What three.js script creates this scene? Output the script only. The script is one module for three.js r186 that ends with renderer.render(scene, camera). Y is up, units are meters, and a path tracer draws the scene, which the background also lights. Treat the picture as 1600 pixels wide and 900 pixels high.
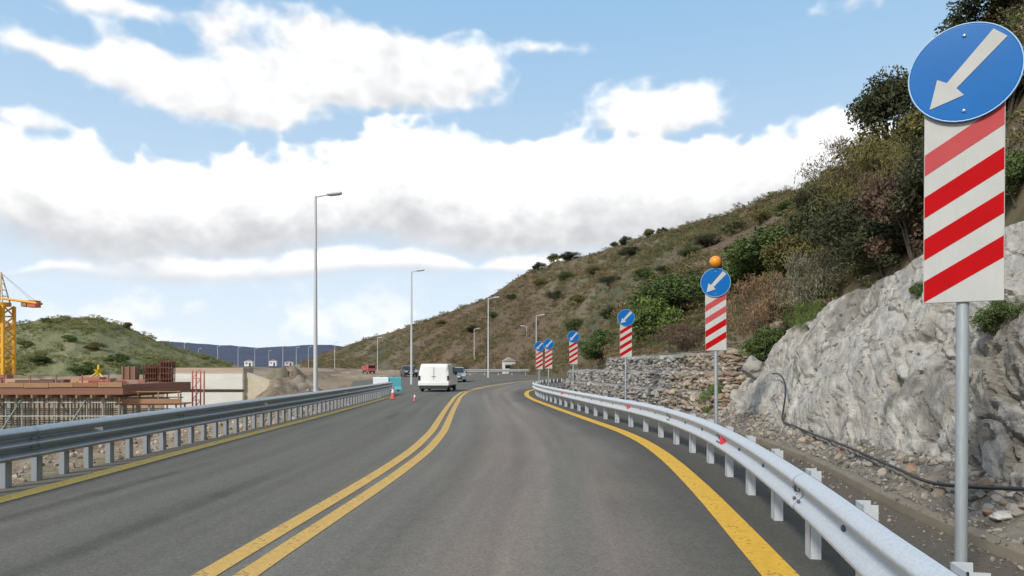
import * as THREE from 'three';
import { ImprovedNoise } from 'three/addons/math/ImprovedNoise.js';
import { mergeGeometries } from 'three/addons/utils/BufferGeometryUtils.js';
import { RoundedBoxGeometry } from 'three/addons/geometries/RoundedBoxGeometry.js';

// ---------------------------------------------------------------- camera
const scene = new THREE.Scene();
const FOC = 1086, EYE = 1.4, HOR = 577;            // lens in photo pixels, eye height in metres, row of the horizon
const camera = new THREE.PerspectiveCamera(2 * Math.atan(HOR / FOC) * 180 / Math.PI, 1600 / (2 * HOR), 0.1, 6000);
camera.position.set(0, EYE, 0);
camera.lookAt(0, EYE, -10);
camera.setViewOffset(1600, 2 * HOR, 0, 0, 1600, 900);
camera.updateProjectionMatrix();

const renderer = new THREE.WebGLRenderer({ antialias: true });
renderer.toneMapping = THREE.LinearToneMapping;
renderer.toneMappingExposure = 1.25;
renderer.shadowMap.enabled = true;

// ---------------------------------------------------------------- numbers
const noise3 = new ImprovedNoise();
const N = (x, y, z = 0) => noise3.noise(x, y, z);
function fbm(x, y, z, oct = 4, gain = 0.5) {
  let a = 1, s = 0, f = 1, t = 0;
  for (let i = 0; i < oct; i++) { s += a * N(x * f + i * 7.3, y * f - i * 3.1, z * f + i * 1.7); t += a; a *= gain; f *= 2.03; }
  return s / t;
}
function rng(seed) {
  let a = seed >>> 0;
  return () => { a = (a + 0x6D2B79F5) | 0; let t = Math.imul(a ^ (a >>> 15), 1 | a); t = (t + Math.imul(t ^ (t >>> 7), 61 | t)) ^ t; return ((t ^ (t >>> 14)) >>> 0) / 4294967296; };
}
const clamp = (x, a = 0, b = 1) => Math.min(b, Math.max(a, x));
const smooth = (a, b, x) => { const t = clamp((x - a) / (b - a)); return t * t * (3 - 2 * t); };
const mix = (a, b, t) => a + (b - a) * t;
function table(rows, col) {                        // piecewise linear, lightly eased
  return (x) => {
    if (x <= rows[0][0]) return rows[0][col];
    for (let i = 1; i < rows.length; i++) if (x <= rows[i][0]) {
      const t = (x - rows[i - 1][0]) / (rows[i][0] - rows[i - 1][0]);
      return mix(rows[i - 1][col], rows[i][col], t);
    }
    return rows[rows.length - 1][col];
  };
}

// ---------------------------------------------------------------- sky: one computed dome of air and clouds
{
  const W = 4096, Hh = 2048, data = new Float32Array(W * Hh * 4);
  const toAE = ([px, py]) => { const az = Math.atan((px - 800) / FOC); return [az, Math.atan((HOR - py) / FOC * Math.cos(az))]; };
  const edge = (pts) => { const t = table(pts.map(toAE), 1), r = pts.map(toAE), a0 = r[0][0], a1 = r[r.length - 1][0];
    return (az) => { // outside the listed azimuths the bank goes on with the same mean height
      const mean = r.reduce((s, p) => s + p[1], 0) / r.length, roll = mean + 0.05 * N(Math.cos(az) * 3, Math.sin(az) * 3, 4.4) * 2;
      if (az < a0) return mix(r[0][1], roll, smooth(0, 0.35, a0 - az));
      if (az > a1) return mix(r[r.length - 1][1], roll, smooth(0, 0.35, az - a1));
      return t(az); }; };
  const top = edge([[0, 206], [60, 208], [140, 215], [190, 240], [300, 246], [325, 258], [380, 236], [480, 230], [550, 210], [592, 182], [650, 184], [690, 200], [720, 216], [800, 224], [880, 206], [980, 214], [1080, 220], [1180, 214], [1260, 190], [1310, 172], [1370, 196]]);
  const bot = edge([[0, 376], [80, 400], [200, 416], [340, 412], [450, 400], [560, 388], [680, 394], [770, 412], [880, 412], [1000, 392], [1200, 350], [1370, 310]]);
  const top2 = edge([[0, 430], [70, 400], [200, 392], [340, 400], [480, 386], [600, 392], [650, 382], [700, 392], [745, 412], [790, 398], [860, 400], [1000, 420]]);
  const bot2 = edge([[0, 436], [90, 425], [180, 440], [330, 446], [480, 438], [560, 424], [700, 428], [745, 424], [800, 434], [1000, 440]]);
  // upper clouds: centre, half size (photo pixels), tilt, strength
  const blobs = [[650, 108, 112, 38, 0.05, 1.05], [520, 62, 115, 36, 0.22, 0.85], [455, 118, 120, 40, -0.1, 0.8], [330, 148, 115, 28, 0.2, 0.95], [240, 140, 80, 26, 0.25, 0.6], [105, 92, 110, 17, 0.16, 0.9], [410, 176, 66, 16, 0.0, 0.8],
    [738, 112, 36, 20, -0.1, 0.8], [345, 38, 44, 38, 0.3, 0.7], [165, 4, 105, 16, 0.0, 0.8], [45, 186, 52, 14, 0.0, 0.9], [200, 64, 70, 17, 0.35, 0.5], [845, 74, 54, 9, 0.05, 0.56], [1010, 178, 78, 32, 0.0, 1.0], [1080, 165, 36, 24, 0, 0.75], [1330, 4, 50, 12, 0, 0.45], [570, 148, 140, 22, 0.0, 0.6]]
    .map(([x, y, rx, ry, tilt, s]) => { const [az, el] = toAE([x, y]), k = Math.cos(az); return [az, el, rx / FOC * k * k, ry / FOC * k, Math.cos(tilt), Math.sin(tilt), s]; });
  for (let j = 0; j < Hh; j++) {
    const el = ((j + 0.5) / Hh - 0.5) * Math.PI;
    for (let i = 0; i < W; i++) {
      const at = (j * W + i) * 4, th = ((i + 0.5) / W - 0.5) * 2 * Math.PI;
      if (el < -0.01) { data[at] = 0.20; data[at + 1] = 0.19; data[at + 2] = 0.17; data[at + 3] = 1; continue; }
      const dx = Math.cos(el) * Math.cos(th), dz = Math.cos(el) * Math.sin(th), dy = Math.sin(el);
      const az = Math.atan2(dx, -dz);
      // air
      const e = clamp(el / 0.55), k = Math.pow(1 - e, 1.35);
      let r = mix(0.235, 0.70, k), g = mix(0.425, 0.77, k), b = mix(0.645, 0.83, k);
      if (el > 0.55) { const z = smooth(0.55, 1.3, el); r = mix(r, 0.15, z); g = mix(g, 0.31, z); b = mix(b, 0.55, z); }
      // noise in direction space, flattened towards the horizon
      const q = 1 / (dy + 0.35), nx = dx * 8, ny = dy * 12, nz = dz * 8;
      const n1 = fbm(nx, ny, nz, 5, 0.52), n2 = fbm(nx * 3.1 + 9, ny * 3.1, nz * 3.1, 5, 0.58), bil = 0.5 - Math.abs(N(nx * 2.3 + 3, ny * 2.0, nz * 2.3)) - 0.5 * Math.abs(N(nx * 5.1, ny * 4.4, nz * 5.1 + 2)) + 0.12;
      const wob = n1 * 0.042 + n2 * 0.012;
      let cover = 0, lum = 1.0;
      // the long bank
      const tp = top(az) + wob * 0.45 + bil * 0.034 - 0.004, bt = bot(az) + wob * 0.45 + n1 * 0.012;
      const cA = smooth(-0.006, 0.016, tp - el + n2 * 0.010) * smooth(-0.012, 0.034, el - bt);
      if (cA > 0) {
        const hgt = clamp((el - bt) / Math.max(0.02, tp - bt)) + n1 * 0.30 + n2 * 0.16 + bil * 0.12;
        const base = mix(0.55, 0.92, smooth(0.16, 0.72, hgt));
        cover = cA; lum = base + n2 * 0.11 + bil * 0.10;
      }
      const t2 = top2(az) + wob * 0.6, b2 = bot2(az) + wob * 0.3;
      const cB = smooth(-0.003, 0.01, t2 - el) * smooth(-0.004, 0.014, el - b2) * smooth(-0.5, -0.1, n1);
      if (cB > 0) { const hb = clamp((el - b2) / Math.max(0.012, t2 - b2)) + n1 * 0.4; const l = mix(0.60, 0.93, smooth(0.05, 0.7, hb + 0.2 * n2)) + 0.08 * bil; const a = cB * 0.92 * (1 - cover); lum = mix(l, lum, cover / Math.max(1e-4, cover + a)); cover = cover + a; }
      // clouds above the bank
      let f = 0, under = 0;
      if (Math.abs(az) < 1.0) for (const [a0, e0, ra, re, ct, st, s] of blobs) {
        const x = az - a0, y = e0 - el, u = (x * ct + y * st) / ra, v = (-x * st + y * ct) / re, rr = u * u + v * v;
        if (rr < 5) { const w = s * Math.exp(-rr * 0.9); f += w; under += w * v; }
      }
      // beyond the frame: scattered clouds of the same kind
      const out = Math.max(smooth(0.62, 0.85, Math.abs(az)), smooth(0.53, 0.68, el));
      if (out > 0) { const m = fbm(dx * q * 2.1 + 3, dz * q * 2.1, 2.2, 5, 0.5); f = Math.max(f, out * smooth(-0.06, 0.34, m) * 1.1); }
      f = Math.min(f, 1.12);
      let cC = smooth(0.20, 0.82, f * 1.05 + n1 * 0.40 + n2 * 0.42 + bil * 0.42 - 0.06);
      if (f < 0.06) cC = 0;
      if (cC > 0) { const l = 0.80 - 0.13 * smooth(-0.1, 0.8, under / Math.max(0.2, f)) + n1 * 0.20 + n2 * 0.12 + bil * 0.26; const a = cC * 0.97 * (1 - cover); lum = mix(l, lum, cover / Math.max(1e-4, cover + a)); cover += a; }
      // thin veil near the horizon
      const veil = smooth(0.16, 0.05, el) * smooth(-0.1, 0.35, n1 + 0.5 * n2) * 0.75 * (1 - cover);
      lum = mix(0.86, lum, cover / Math.max(1e-4, cover + veil)); cover += veil;
      const gray = smooth(0.86, 0.5, lum);
      r = mix(r, lum * (1 - 0.015 * gray), cover); g = mix(g, lum * (1 - 0.005 * gray), cover); b = mix(b, lum * (1 + 0.03 * gray), cover);
      data[at] = Math.max(r, 0); data[at + 1] = Math.max(g, 0); data[at + 2] = Math.max(b, 0); data[at + 3] = 1;
    }
  }
  const sky = new THREE.DataTexture(data, W, Hh, THREE.RGBAFormat, THREE.FloatType);
  sky.mapping = THREE.EquirectangularReflectionMapping; sky.magFilter = THREE.LinearFilter; sky.minFilter = THREE.LinearFilter; sky.needsUpdate = true;
  scene.background = sky; scene.environment = sky;
}

// ---------------------------------------------------------------- sun: behind the camera to the left, softened by cloud
const sun = new THREE.DirectionalLight(new THREE.Color(1.0, 0.95, 0.86), 2.6);
sun.position.set(-62, 78, 58); sun.target.position.set(0, 0, -30);
sun.castShadow = true; sun.shadow.radius = 15; sun.shadow.mapSize.set(2048, 2048);
Object.assign(sun.shadow.camera, { left: -120, right: 120, top: 120, bottom: -120, near: 1, far: 500 });
scene.add(sun, sun.target);

// ---------------------------------------------------------------- small helpers
const M = (r, g, b, rough = 0.8, extra = {}) => { const m = new THREE.MeshStandardMaterial({ roughness: rough, ...extra }); m.color.setRGB(r, g, b); m.side = THREE.DoubleSide; return m; };
const used = new Map();
function numbered(name) { const n = used.get(name) ?? 0; used.set(name, n + 1); return n ? `${name}_${String(n).padStart(3, '0')}` : name; }
function lit(o) { o.traverse((c) => { if (c.isMesh) { c.castShadow = true; c.receiveShadow = true; } }); return o; }
function part(parent, name, geometry, material) { const m = new THREE.Mesh(geometry, material); m.name = name; m.castShadow = m.receiveShadow = true; parent.add(m); return m; }
function thing(name, label, category, [x, y, z] = [0, 0, 0], turn = 0, group) {
  const g = new THREE.Group(); g.name = numbered(name); g.position.set(x, y, z); g.rotation.y = turn;
  g.userData = { label, category }; if (group) g.userData.group = group; scene.add(g); return g;
}
function structure(name, geometry, material) { const m = part(scene, numbered(name), geometry, material); m.userData.kind = 'structure'; return m; }
function copyOf(src, label, [x, y, z], turn = 0, scale = null) {
  const c = src.clone(); c.name = numbered(src.name.replace(/_\d{3}$/, '')); c.userData = { ...src.userData, label }; c.position.set(x, y, z); c.rotation.y = turn; if (scale) c.scale.set(...scale); scene.add(c); return c;
}
const moved = (g, x, y, z, ry = 0, rx = 0, rz = 0) => { g.applyMatrix4(new THREE.Matrix4().compose(new THREE.Vector3(x, y, z), new THREE.Quaternion().setFromEuler(new THREE.Euler(rx, ry, rz)), new THREE.Vector3(1, 1, 1))); return g; };
const box = (w, h, d, x = 0, y = 0, z = 0) => moved(new THREE.BoxGeometry(w, h, d), x, y, z);
const rbox = (w, h, d, r, x = 0, y = 0, z = 0) => moved(new RoundedBoxGeometry(w, h, d, 2, r), x, y, z);
function bar(a, b, r, sides = 6) {
  const A = new THREE.Vector3(...a), B = new THREE.Vector3(...b), L = A.distanceTo(B), g = new THREE.CylinderGeometry(r, r, L, sides);
  const q = new THREE.Quaternion().setFromUnitVectors(new THREE.Vector3(0, 1, 0), B.clone().sub(A).normalize());
  g.applyMatrix4(new THREE.Matrix4().compose(A.add(B).multiplyScalar(0.5), q, new THREE.Vector3(1, 1, 1))); return g;
}
function tex(w, h, fn, srgb = true, rep = [1, 1]) {
  const d = new Uint8Array(w * h * 4);
  for (let j = 0; j < h; j++) for (let i = 0; i < w; i++) { const c = fn(i / w, j / h), k = (j * w + i) * 4; for (let m = 0; m < 3; m++) d[k + m] = clamp(c[m]) * 255; d[k + 3] = 255; }
  const t = new THREE.DataTexture(d, w, h, THREE.RGBAFormat); t.wrapS = t.wrapT = THREE.RepeatWrapping; t.magFilter = THREE.LinearFilter; t.minFilter = THREE.LinearMipmapLinearFilter; t.generateMipmaps = true;
  if (srgb) t.colorSpace = THREE.SRGBColorSpace; t.repeat.set(...rep); t.needsUpdate = true; return t;
}
const hash2 = (x, y, s) => { let h = Math.imul(x, 374761393) ^ Math.imul(y, 668265263) ^ Math.imul(Math.floor(s * 977), 974634777); h = Math.imul(h ^ (h >>> 13), 1274126177); return ((h ^ (h >>> 16)) >>> 0) / 4294967296; };
const tileNoise = (u, v, f, s, oct = 3) => {             // seamless value noise, -0.5..0.5 or so
  let t = 0, amp = 1, sum = 0, k = Math.max(2, Math.round(f));
  for (let o = 0; o < oct; o++) {
    const x = u * k, y = v * k, i = Math.floor(x), j = Math.floor(y), a = x - i, b = y - j, p = a * a * (3 - 2 * a), q = b * b * (3 - 2 * b), w = (m, n) => hash2((i + m) % k, (j + n) % k, s + o);
    t += amp * (mix(mix(w(0, 0), w(1, 0), p), mix(w(0, 1), w(1, 1), p), q) - 0.5); sum += amp; amp *= 0.62; k *= 2;
  } return t / sum;
};
function gridMesh(nu, nv, fn, colorFn) {           // fn(i/nu, j/nv) -> [x, y, z, u, v]
  const pos = [], uv = [], col = [], idx = [];
  for (let j = 0; j <= nv; j++) for (let i = 0; i <= nu; i++) { const p = fn(i / nu, j / nv, i, j); pos.push(p[0], p[1], p[2]); uv.push(p[3] ?? p[0], p[4] ?? p[2]); if (colorFn) col.push(...colorFn(p[0], p[1], p[2], i / nu, j / nv)); }
  for (let j = 0; j < nv; j++) for (let i = 0; i < nu; i++) { const a = j * (nu + 1) + i, b = a + 1, c = a + nu + 1, d = c + 1; idx.push(a, c, b, b, c, d); }
  const g = new THREE.BufferGeometry(); g.setAttribute('position', new THREE.Float32BufferAttribute(pos, 3)); g.setAttribute('uv', new THREE.Float32BufferAttribute(uv, 2)); if (colorFn) g.setAttribute('color', new THREE.Float32BufferAttribute(col, 3));
  g.setIndex(idx); g.computeVertexNormals(); return g;
}
function upward(g) { const n = g.attributes.normal; let s = 0; for (let i = 0; i < n.count; i++) s += n.getY(i); if (s < 0) { const ix = g.index.array; for (let i = 0; i < ix.length; i += 3) { const t = ix[i]; ix[i] = ix[i + 1]; ix[i + 1] = t; } g.computeVertexNormals(); } return g; }

// ---------------------------------------------------------------- plan of the place; d is the distance ahead (d = -z)
const curveX = (pts) => { const c = table(pts, 1); return (d) => (c(d - 1.2) + 2 * c(d - 0.6) + 2 * c(d) + 2 * c(d + 0.6) + c(d + 1.2)) / 8; };
const rise = (d) => d < 50 ? 0 : 0.011 * (d - 50) * smooth(48, 70, d);
const midX = curveX([[-10, -2.6], [0, -2.15], [4.7, -1.95], [8.9, -1.68], [11.9, -1.58], [15.5, -1.66], [24.1, -2.17], [35, -2.74], [42, -2.92], [47.5, -2.72], [53, -2.35], [58.5, -1.6], [66, 0.2], [75, 3.4], [90, 11], [110, 25], [130, 44]]);
const rightX = curveX([[-10, 1.0], [0, 1.3], [2, 1.48], [4.7, 1.82], [8, 2.2], [10.9, 2.46], [13.5, 2.56], [16, 2.46], [18.3, 2.22], [25.3, 1.56], [31.7, 1.0], [36, 0.8], [40, 0.82], [44, 1.0], [48, 1.5], [54, 3.1], [60, 5.6], [66, 9], [75, 15], [90, 28], [110, 48], [130, 70]]);
const leftX = curveX([[-10, -6.0], [0, -5.62], [7.5, -5.52], [12.4, -5.67], [20.8, -5.78], [28, -5.98], [33.8, -6.22], [40, -6.5], [60, -7]]);
const railX = curveX([[-10, 0.85], [0, 1.22], [2.5, 1.58], [3.45, 1.8], [4.54, 2.03], [5.78, 2.26], [8, 2.62], [10.5, 2.9], [13.6, 3.0], [16, 2.9], [18.3, 2.64], [25.3, 1.98], [31.7, 1.42], [36, 1.22], [40, 1.24], [44, 1.44], [48, 1.95], [54, 3.6], [60, 6.2], [66, 9.6], [75, 16]]);
const kerbX = curveX([[-10, 3.2], [0, 3.5], [4.9, 3.6], [6.5, 3.74], [8, 4.0], [9.5, 4.3], [12, 4.6], [15, 4.72], [18, 4.62], [22, 4.2], [28, 3.4], [34, 2.75], [40, 2.5], [46, 2.75], [52, 4.1], [58, 6.6], [66, 11.2], [80, 21]]);
const apronX = curveX([[-10, -6.4], [0, -6.02], [20, -6.1], [36, -6.6], [40, -7.4], [46, -9.5], [56, -13], [70, -16], [90, -15], [105, -8], [118, 4], [130, 22]]);

// ---------------------------------------------------------------- asphalt and ground materials
const asphaltGrain = tex(512, 512, (() => { const R = rng(5); return (u, v) => { const s = 0.90 + 0.34 * tileNoise(u, v, 90, 3.1, 3) + 0.06 * tileNoise(u, v, 14, 1.1, 3) + (R() - 0.5) * 0.16 + (R() < 0.03 ? 0.12 : 0); return [s, s, s * 0.99]; }; })(), true, [0.8, 0.8]);
const grainBump = tex(512, 512, (() => { const R = rng(8); return (u, v) => { const s = 0.5 + 0.35 * tileNoise(u, v, 60, 1.2, 3) + (R() - 0.5) * 0.3; return [s, s, s]; }; })(), false, [1.3, 1.3]);
const earthGrain = tex(512, 512, (() => { const R = rng(15); return (u, v) => { const s = 0.88 + 0.5 * tileNoise(u, v, 12, 5.1, 5) + (R() - 0.5) * 0.16; return [s, s * 0.99, s * 0.97]; }; })(), true, [0.5, 0.5]);
const rockGrain = tex(1024, 1024, (() => { const R = rng(25); return (u, v) => { const n = tileNoise(u, v, 14, 2.1, 5), s = 0.91 + 0.42 * n + (R() - 0.5) * 0.13; return [s, s * 0.985, s * 0.965]; }; })(), true, [0.42, 0.42]);
const rockBump = tex(1024, 1024, (() => { return (u, v) => { const n = tileNoise(u, v, 26, 2.1, 5), w = 1 - Math.abs(tileNoise(u, v, 17, 7.7, 4)) * 2.4; const s = 0.5 + 0.34 * n - 0.32 * Math.max(0, w - 0.6); return [s, s, s]; }; })(), false, [0.42, 0.42]);
const zincGrain = tex(256, 256, (() => { const R = rng(35); return (u, v) => { const s = 0.92 + 0.13 * tileNoise(u, v, 34, 2.6, 4) + (R() - 0.5) * 0.06; return [s, s, s]; }; })(), true, [1.6, 1.6]);
const sheetGrain = tex(256, 256, (() => { const R = rng(46); return (u, v) => { const n = tileNoise(u, v, 7, 4.6, 5), s = 0.97 + 0.07 * n + (R() - 0.5) * 0.02; return [s, s * 0.995, s * 0.99]; }; })(), true, [1, 1]);
const concreteGrain = tex(512, 512, (() => { const R = rng(45); return (u, v) => { const s = 0.9 + 0.16 * tileNoise(u, v, 9, 4.6, 5) + (R() - 0.5) * 0.06; return [s, s * 0.99, s * 0.97]; }; })(), true, [0.4, 0.4]);

const matRoad = new THREE.MeshPhysicalMaterial({ roughness: 0.95, specularIntensity: 0.45, vertexColors: true, map: asphaltGrain, bumpMap: grainBump, bumpScale: 0.004, side: THREE.DoubleSide });
const paintWear = tex(512, 512, (() => { const R = rng(55); return (u, v) => { const n = tileNoise(u, v, 26, 6.6, 5), w = n > 0.20 ? 0.74 : 1, s = (0.92 + 0.2 * n + (R() - 0.5) * 0.16) * w; return [s, s, s * (w < 1 ? 1.05 : 1)]; }; })(), true, [0.7, 0.7]);
const matYellow = M(0.82, 0.46, 0.035, 0.75, { map: paintWear, bumpMap: grainBump, bumpScale: 0.003 });
const matYellowOld = M(0.66, 0.40, 0.10, 0.8, { map: paintWear, bumpMap: grainBump, bumpScale: 0.003 });
const matYellowLeft = M(0.80, 0.52, 0.11, 0.8, { map: paintWear, bumpMap: grainBump, bumpScale: 0.003 });
const matZinc = M(0.66, 0.685, 0.71, 0.5, { metalness: 0.25, map: zincGrain });
const matZincDull = M(0.44, 0.47, 0.48, 0.40, { metalness: 0.75, map: zincGrain });
const matTerrain = M(1, 1, 1, 0.97, { vertexColors: true, map: earthGrain, bumpMap: rockBump, bumpScale: 0.05 });
const matRock = M(1, 1, 1, 0.93, { vertexColors: true, map: rockGrain, bumpMap: rockBump, bumpScale: 0.05 });
const matConcrete = M(0.27, 0.225, 0.17, 0.92, { map: concreteGrain, bumpMap: grainBump, bumpScale: 0.004 });

// ---------------------------------------------------------------- road sheet: lanes, right gutter strip and the open apron ahead
{
  const rows = []; for (let d = -6; d < 30; d += 0.22) rows.push(d); for (let d = 30; d < 70; d += 0.6) rows.push(d); for (let d = 70; d <= 130; d += 2) rows.push(d);
  const nu = 84, g = gridMesh(nu, rows.length - 1, (u, v, i, j) => {
    const d = rows[j], a = apronX(d), b = Math.max(kerbX(Math.min(d, 66)), rightX(d) + 0.3), x = mix(a, b, u);
    return [x, rise(d), -d, x, d];
  }, (x, y, z) => {
    const d = -z, c = x - midX(d), r = rightX(d) - x;
    let s = 0.196 * (1 + 0.16 * fbm(x * 0.6, d * 0.10, 2.2, 4) + 0.30 * fbm(c * 1.9, d * 0.035, 5.2, 4)) * (c < 0 ? 0.84 : 1.02);   // the left lane is a darker, newer lift
    const streak = fbm(c * 5.1, d * 0.05, 9.1, 3);                               // long rubbed marks along the lanes
    s *= 1 + 0.26 * streak;
    const edgeDark = smooth(1.25 + 0.5 * fbm(d * 0.3, 1, 2, 3), 0.25, r + 0.35 * fbm(x * 1.6, d * 0.5, 4.4, 4));   // darker towards and past the edge line, ragged outline
    s *= 1 - 0.40 * edgeDark;
    const skid = smooth(0.20, 0.05, Math.abs(c + 1.35 + 0.25 * Math.sin(d * 0.09) + 0.1 * N(d * 0.3, 3))) * smooth(-0.1, 0.3, N(d * 0.16, 8.8) + 0.15) + smooth(0.16, 0.05, Math.abs(c + 2.9 + 0.12 * N(d * 0.2, 5))) * smooth(-0.05, 0.3, N(d * 0.2, 1.8));
    s *= 1 - 0.42 * Math.min(1, skid) * (0.7 + 0.6 * N(x * 4, d * 2));
    const dust = smooth(0.0, 0.5, fbm(x * 0.9, d * 0.28, 12, 4) + 0.1);
    const worn = smooth(1.5, 0.4, Math.abs(c - 2.05 + 0.4 * N(d * 0.12, 6))) * smooth(-0.3, 0.25, fbm(c * 2.6, d * 0.06, 15, 4) + 0.1); s *= 1 + 0.12 * worn;
    let hue = [s * (1 + 0.06 * dust + 0.12 * worn), s * (0.925 + 0.035 * dust), s * 0.80];
    const kd = kerbX(d) - x, mud = d < 40 ? smooth(0.75 + 0.4 * N(d * 0.8, 2), 0.1, kd + 0.4 * fbm(x * 4, d * 2.2, 3, 4)) : 0, grit = d < 38 ? smooth(0.5, 0.05, x - apronX(d) + 0.35 * fbm(x * 4, d * 2, 7, 4)) : 0;   // soil washed onto the edges
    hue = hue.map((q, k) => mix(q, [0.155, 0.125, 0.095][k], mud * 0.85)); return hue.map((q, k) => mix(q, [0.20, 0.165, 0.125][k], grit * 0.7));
  });
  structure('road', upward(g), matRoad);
}
// painted lines: ribbons 4 mm above the road
function ribbon(xf, d0, d1, off, w, step = 0.4, lift = 0.005) {
  const n = Math.round((d1 - d0) / step), pts = [];
  for (let i = 0; i <= n; i++) { const d = d0 + (d1 - d0) * i / n, sl = (xf(d + 0.3) - xf(d - 0.3)) / 0.6, L = Math.hypot(1, sl); pts.push([xf(d) + off / L, d + (-off * sl) / L, 1 / L, -sl / L]); }
  return upward(gridMesh(3, n, (u, v, i, j) => { const [x, d, nx, nd] = pts[j], k = (u - 0.5) * w * (1 + 0.035 * N(d * 3, u * 9)); return [x + nx * k, rise(d) + lift, -(d + nd * k), (u - 0.5) * w, d]; }));
}
function marking(name, geometry, material) { return structure(name, geometry, material); }
marking('yellow_edge_line', ribbon(rightX, -4, 60, 0, 0.255), matYellow);
marking('yellow_edge_line', ribbon(leftX, -4, 36, 0.06, 0.26), matYellowLeft);
marking('yellow_centre_line', ribbon(midX, -4, 112, -0.14, 0.17), matYellowOld);
marking('yellow_centre_line', ribbon(midX, -4, 112, 0.14, 0.17), matYellowOld);

// kerb of the gutter strip on the right: a real step
{
  const prof = [[0, -0.05], [0, 0.075], [0.02, 0.095], [0.12, 0.10], [0.17, 0.085], [0.17, -0.05]], ds = []; for (let d = -6; d <= 62; d += 0.5) ds.push(d);
  structure('kerb', gridMesh(prof.length - 1, ds.length - 1, (u, v, i, j) => { const d = ds[j]; return [kerbX(d) + 0.003 + prof[i][0] + 0.012 * N(d * 1.3, i), rise(d) + prof[i][1] + 0.012 * N(d * 0.9, 7 + i), -d, u * 0.4, d]; }), matConcrete);
}

// ---------------------------------------------------------------- terrain: one sheet with the hills on both sides
//   photo column -> foot distance, height at the foot, ridge distance, ridge row
const HILL = [
  [-900, 120, -3, 190, 545], [-300, 105, -3, 150, 535], [-100, 100, -3, 145, 527], [0, 98, -2.6, 145, 512], [60, 96, -2.4, 146, 501], [150, 95, -2, 148, 497], [200, 96, -1.6, 150, 510], [250, 100, -1, 155, 534], [330, 120, -0.3, 170, 560], [375, 140, 0.2, 200, 574], [440, 200, 0.6, 300, 575.5],
  [475, 250, 0.8, 420, 566], [510, 235, 0.8, 400, 551], [560, 210, 0.8, 350, 533], [620, 180, 0.8, 300, 516], [700, 150, 0.8, 250, 488], [770, 125, 0.8, 215, 462], [800, 115, 0.8, 205, 437], [850, 96, 0.8, 190, 413], [900, 66, 1.0, 180, 402], [930, 50, 1.3, 175, 396], [960, 38, 1.7, 165, 386], [1000, 32, 1.9, 150, 373],
  [1050, 28.5, 1.95, 135, 360], [1100, 25, 1.9, 120, 346], [1125, 23.6, 1.8, 112, 338], [1165, 21.5, 1.2, 98, 322], [1200, 20.2, 2.0, 86, 310], [1260, 17.5, 2.75, 68, 292], [1320, 15.4, 3.05, 50, 266], [1370, 13.9, 3.15, 38, 240], [1450, 11.9, 3.25, 29, 185], [1520, 10.6, 3.35, 22, 90], [1600, 9.3, 3.4, 18, -30], [1750, 7.6, 3.4, 15, -200], [2000, 6.0, 3.3, 12.5, -420], [2600, 4.1, 3.2, 9.5, -900]];
const [tFoot, tH0, tRidge, tRow] = [1, 2, 3, 4].map((c) => table(HILL, c));
const smoothCol = (t) => (p) => (t(p - 14) + 2 * t(p) + t(p + 14)) / 4;
const footD = smoothCol(tFoot), footH = smoothCol(tH0), ridgeD = smoothCol(tRidge), ridgeRow = smoothCol(tRow);
function baseY(x, d) {
  let y = rise(d) - 0.06;
  const left = apronX(Math.min(d, 118)) - x;                                            // metres left of the asphalt
  if (left > 0) {
    const u = x / d, pit = smooth(2.6, 9, left) * smooth(-0.335, -0.40, u) * smooth(88, 62, d);
    y -= 5.2 * pit;
    const heap = smooth(0.9, 6, left) * smooth(20, 34, d) * smooth(110, 70, d) * (1 - pit);
    y += heap * (0.25 + 1.0 * Math.max(0, fbm(x * 0.16, d * 0.13, 3.3, 4) + 0.12) * 2.4);
    y += smooth(0.1, 1, left) * (0.07 * fbm(x * 1.3, d * 1.3, 2, 3) - 0.03) + smooth(0.5, 3, left) * (0.15 * fbm(x * 0.5, d * 0.5, 8, 3) - 0.08);
  }
  return y;
}
function hillY(px, d, rough = true) {
  const F = footD(px), R = ridgeD(px), h0 = footH(px), hr = EYE + (HOR - ridgeRow(px)) / FOC * R, x = (px - 800) / FOC * d;
  if (d <= F) return baseY(x, d);
  const t = (d - F) / (R - F), b0 = baseY(x, F);
  let y = t <= 1 ? mix(mix(b0, h0, smooth(0, 0.6, d - F)), hr, Math.pow(t, 0.97)) : mix(hr, Math.min(hr, 0.5), smooth(1, 2.2, t));
  if (rough && t < 1.6) {
    const k = smooth(0, 0.12, t) * smooth(1.04, 0.86, t), big = Math.min(2.6, 0.028 * d);
    y += k * (big * fbm(x * 0.9 / Math.max(3, 0.10 * d + 2), d * 0.9 / Math.max(3, 0.10 * d + 2), 1.5, 4));
    y += Math.min(0.5, 0.006 * d) * smooth(0, 0.1, t) * fbm(x * 0.5, d * 0.4, 6.6, 3);
    // cart track that crosses the slope
    if (px > 830 && px < 1120) { const row = HOR - (y - EYE) * FOC / d, tr = 418 - 6 * Math.sin((px - 830) * 0.011); y -= 0.9 * smooth(7, 0, Math.abs(row - tr)); }
  }
  return y;
}
const worldAt = (px, d) => [(px - 800) / FOC * d, hillY(px, d), -d];
function onHill(px, py, dMin = 5) {                    // where a line of sight meets the slope
  const v = (HOR - py) / FOC;
  for (let d = Math.max(dMin, footD(px) + 0.3); d < 500; d *= 1.006) if (hillY(px, d) >= EYE + v * d) return worldAt(px, d);
  const d = ridgeD(px) * 0.99; return worldAt(px, d);
}
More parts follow.
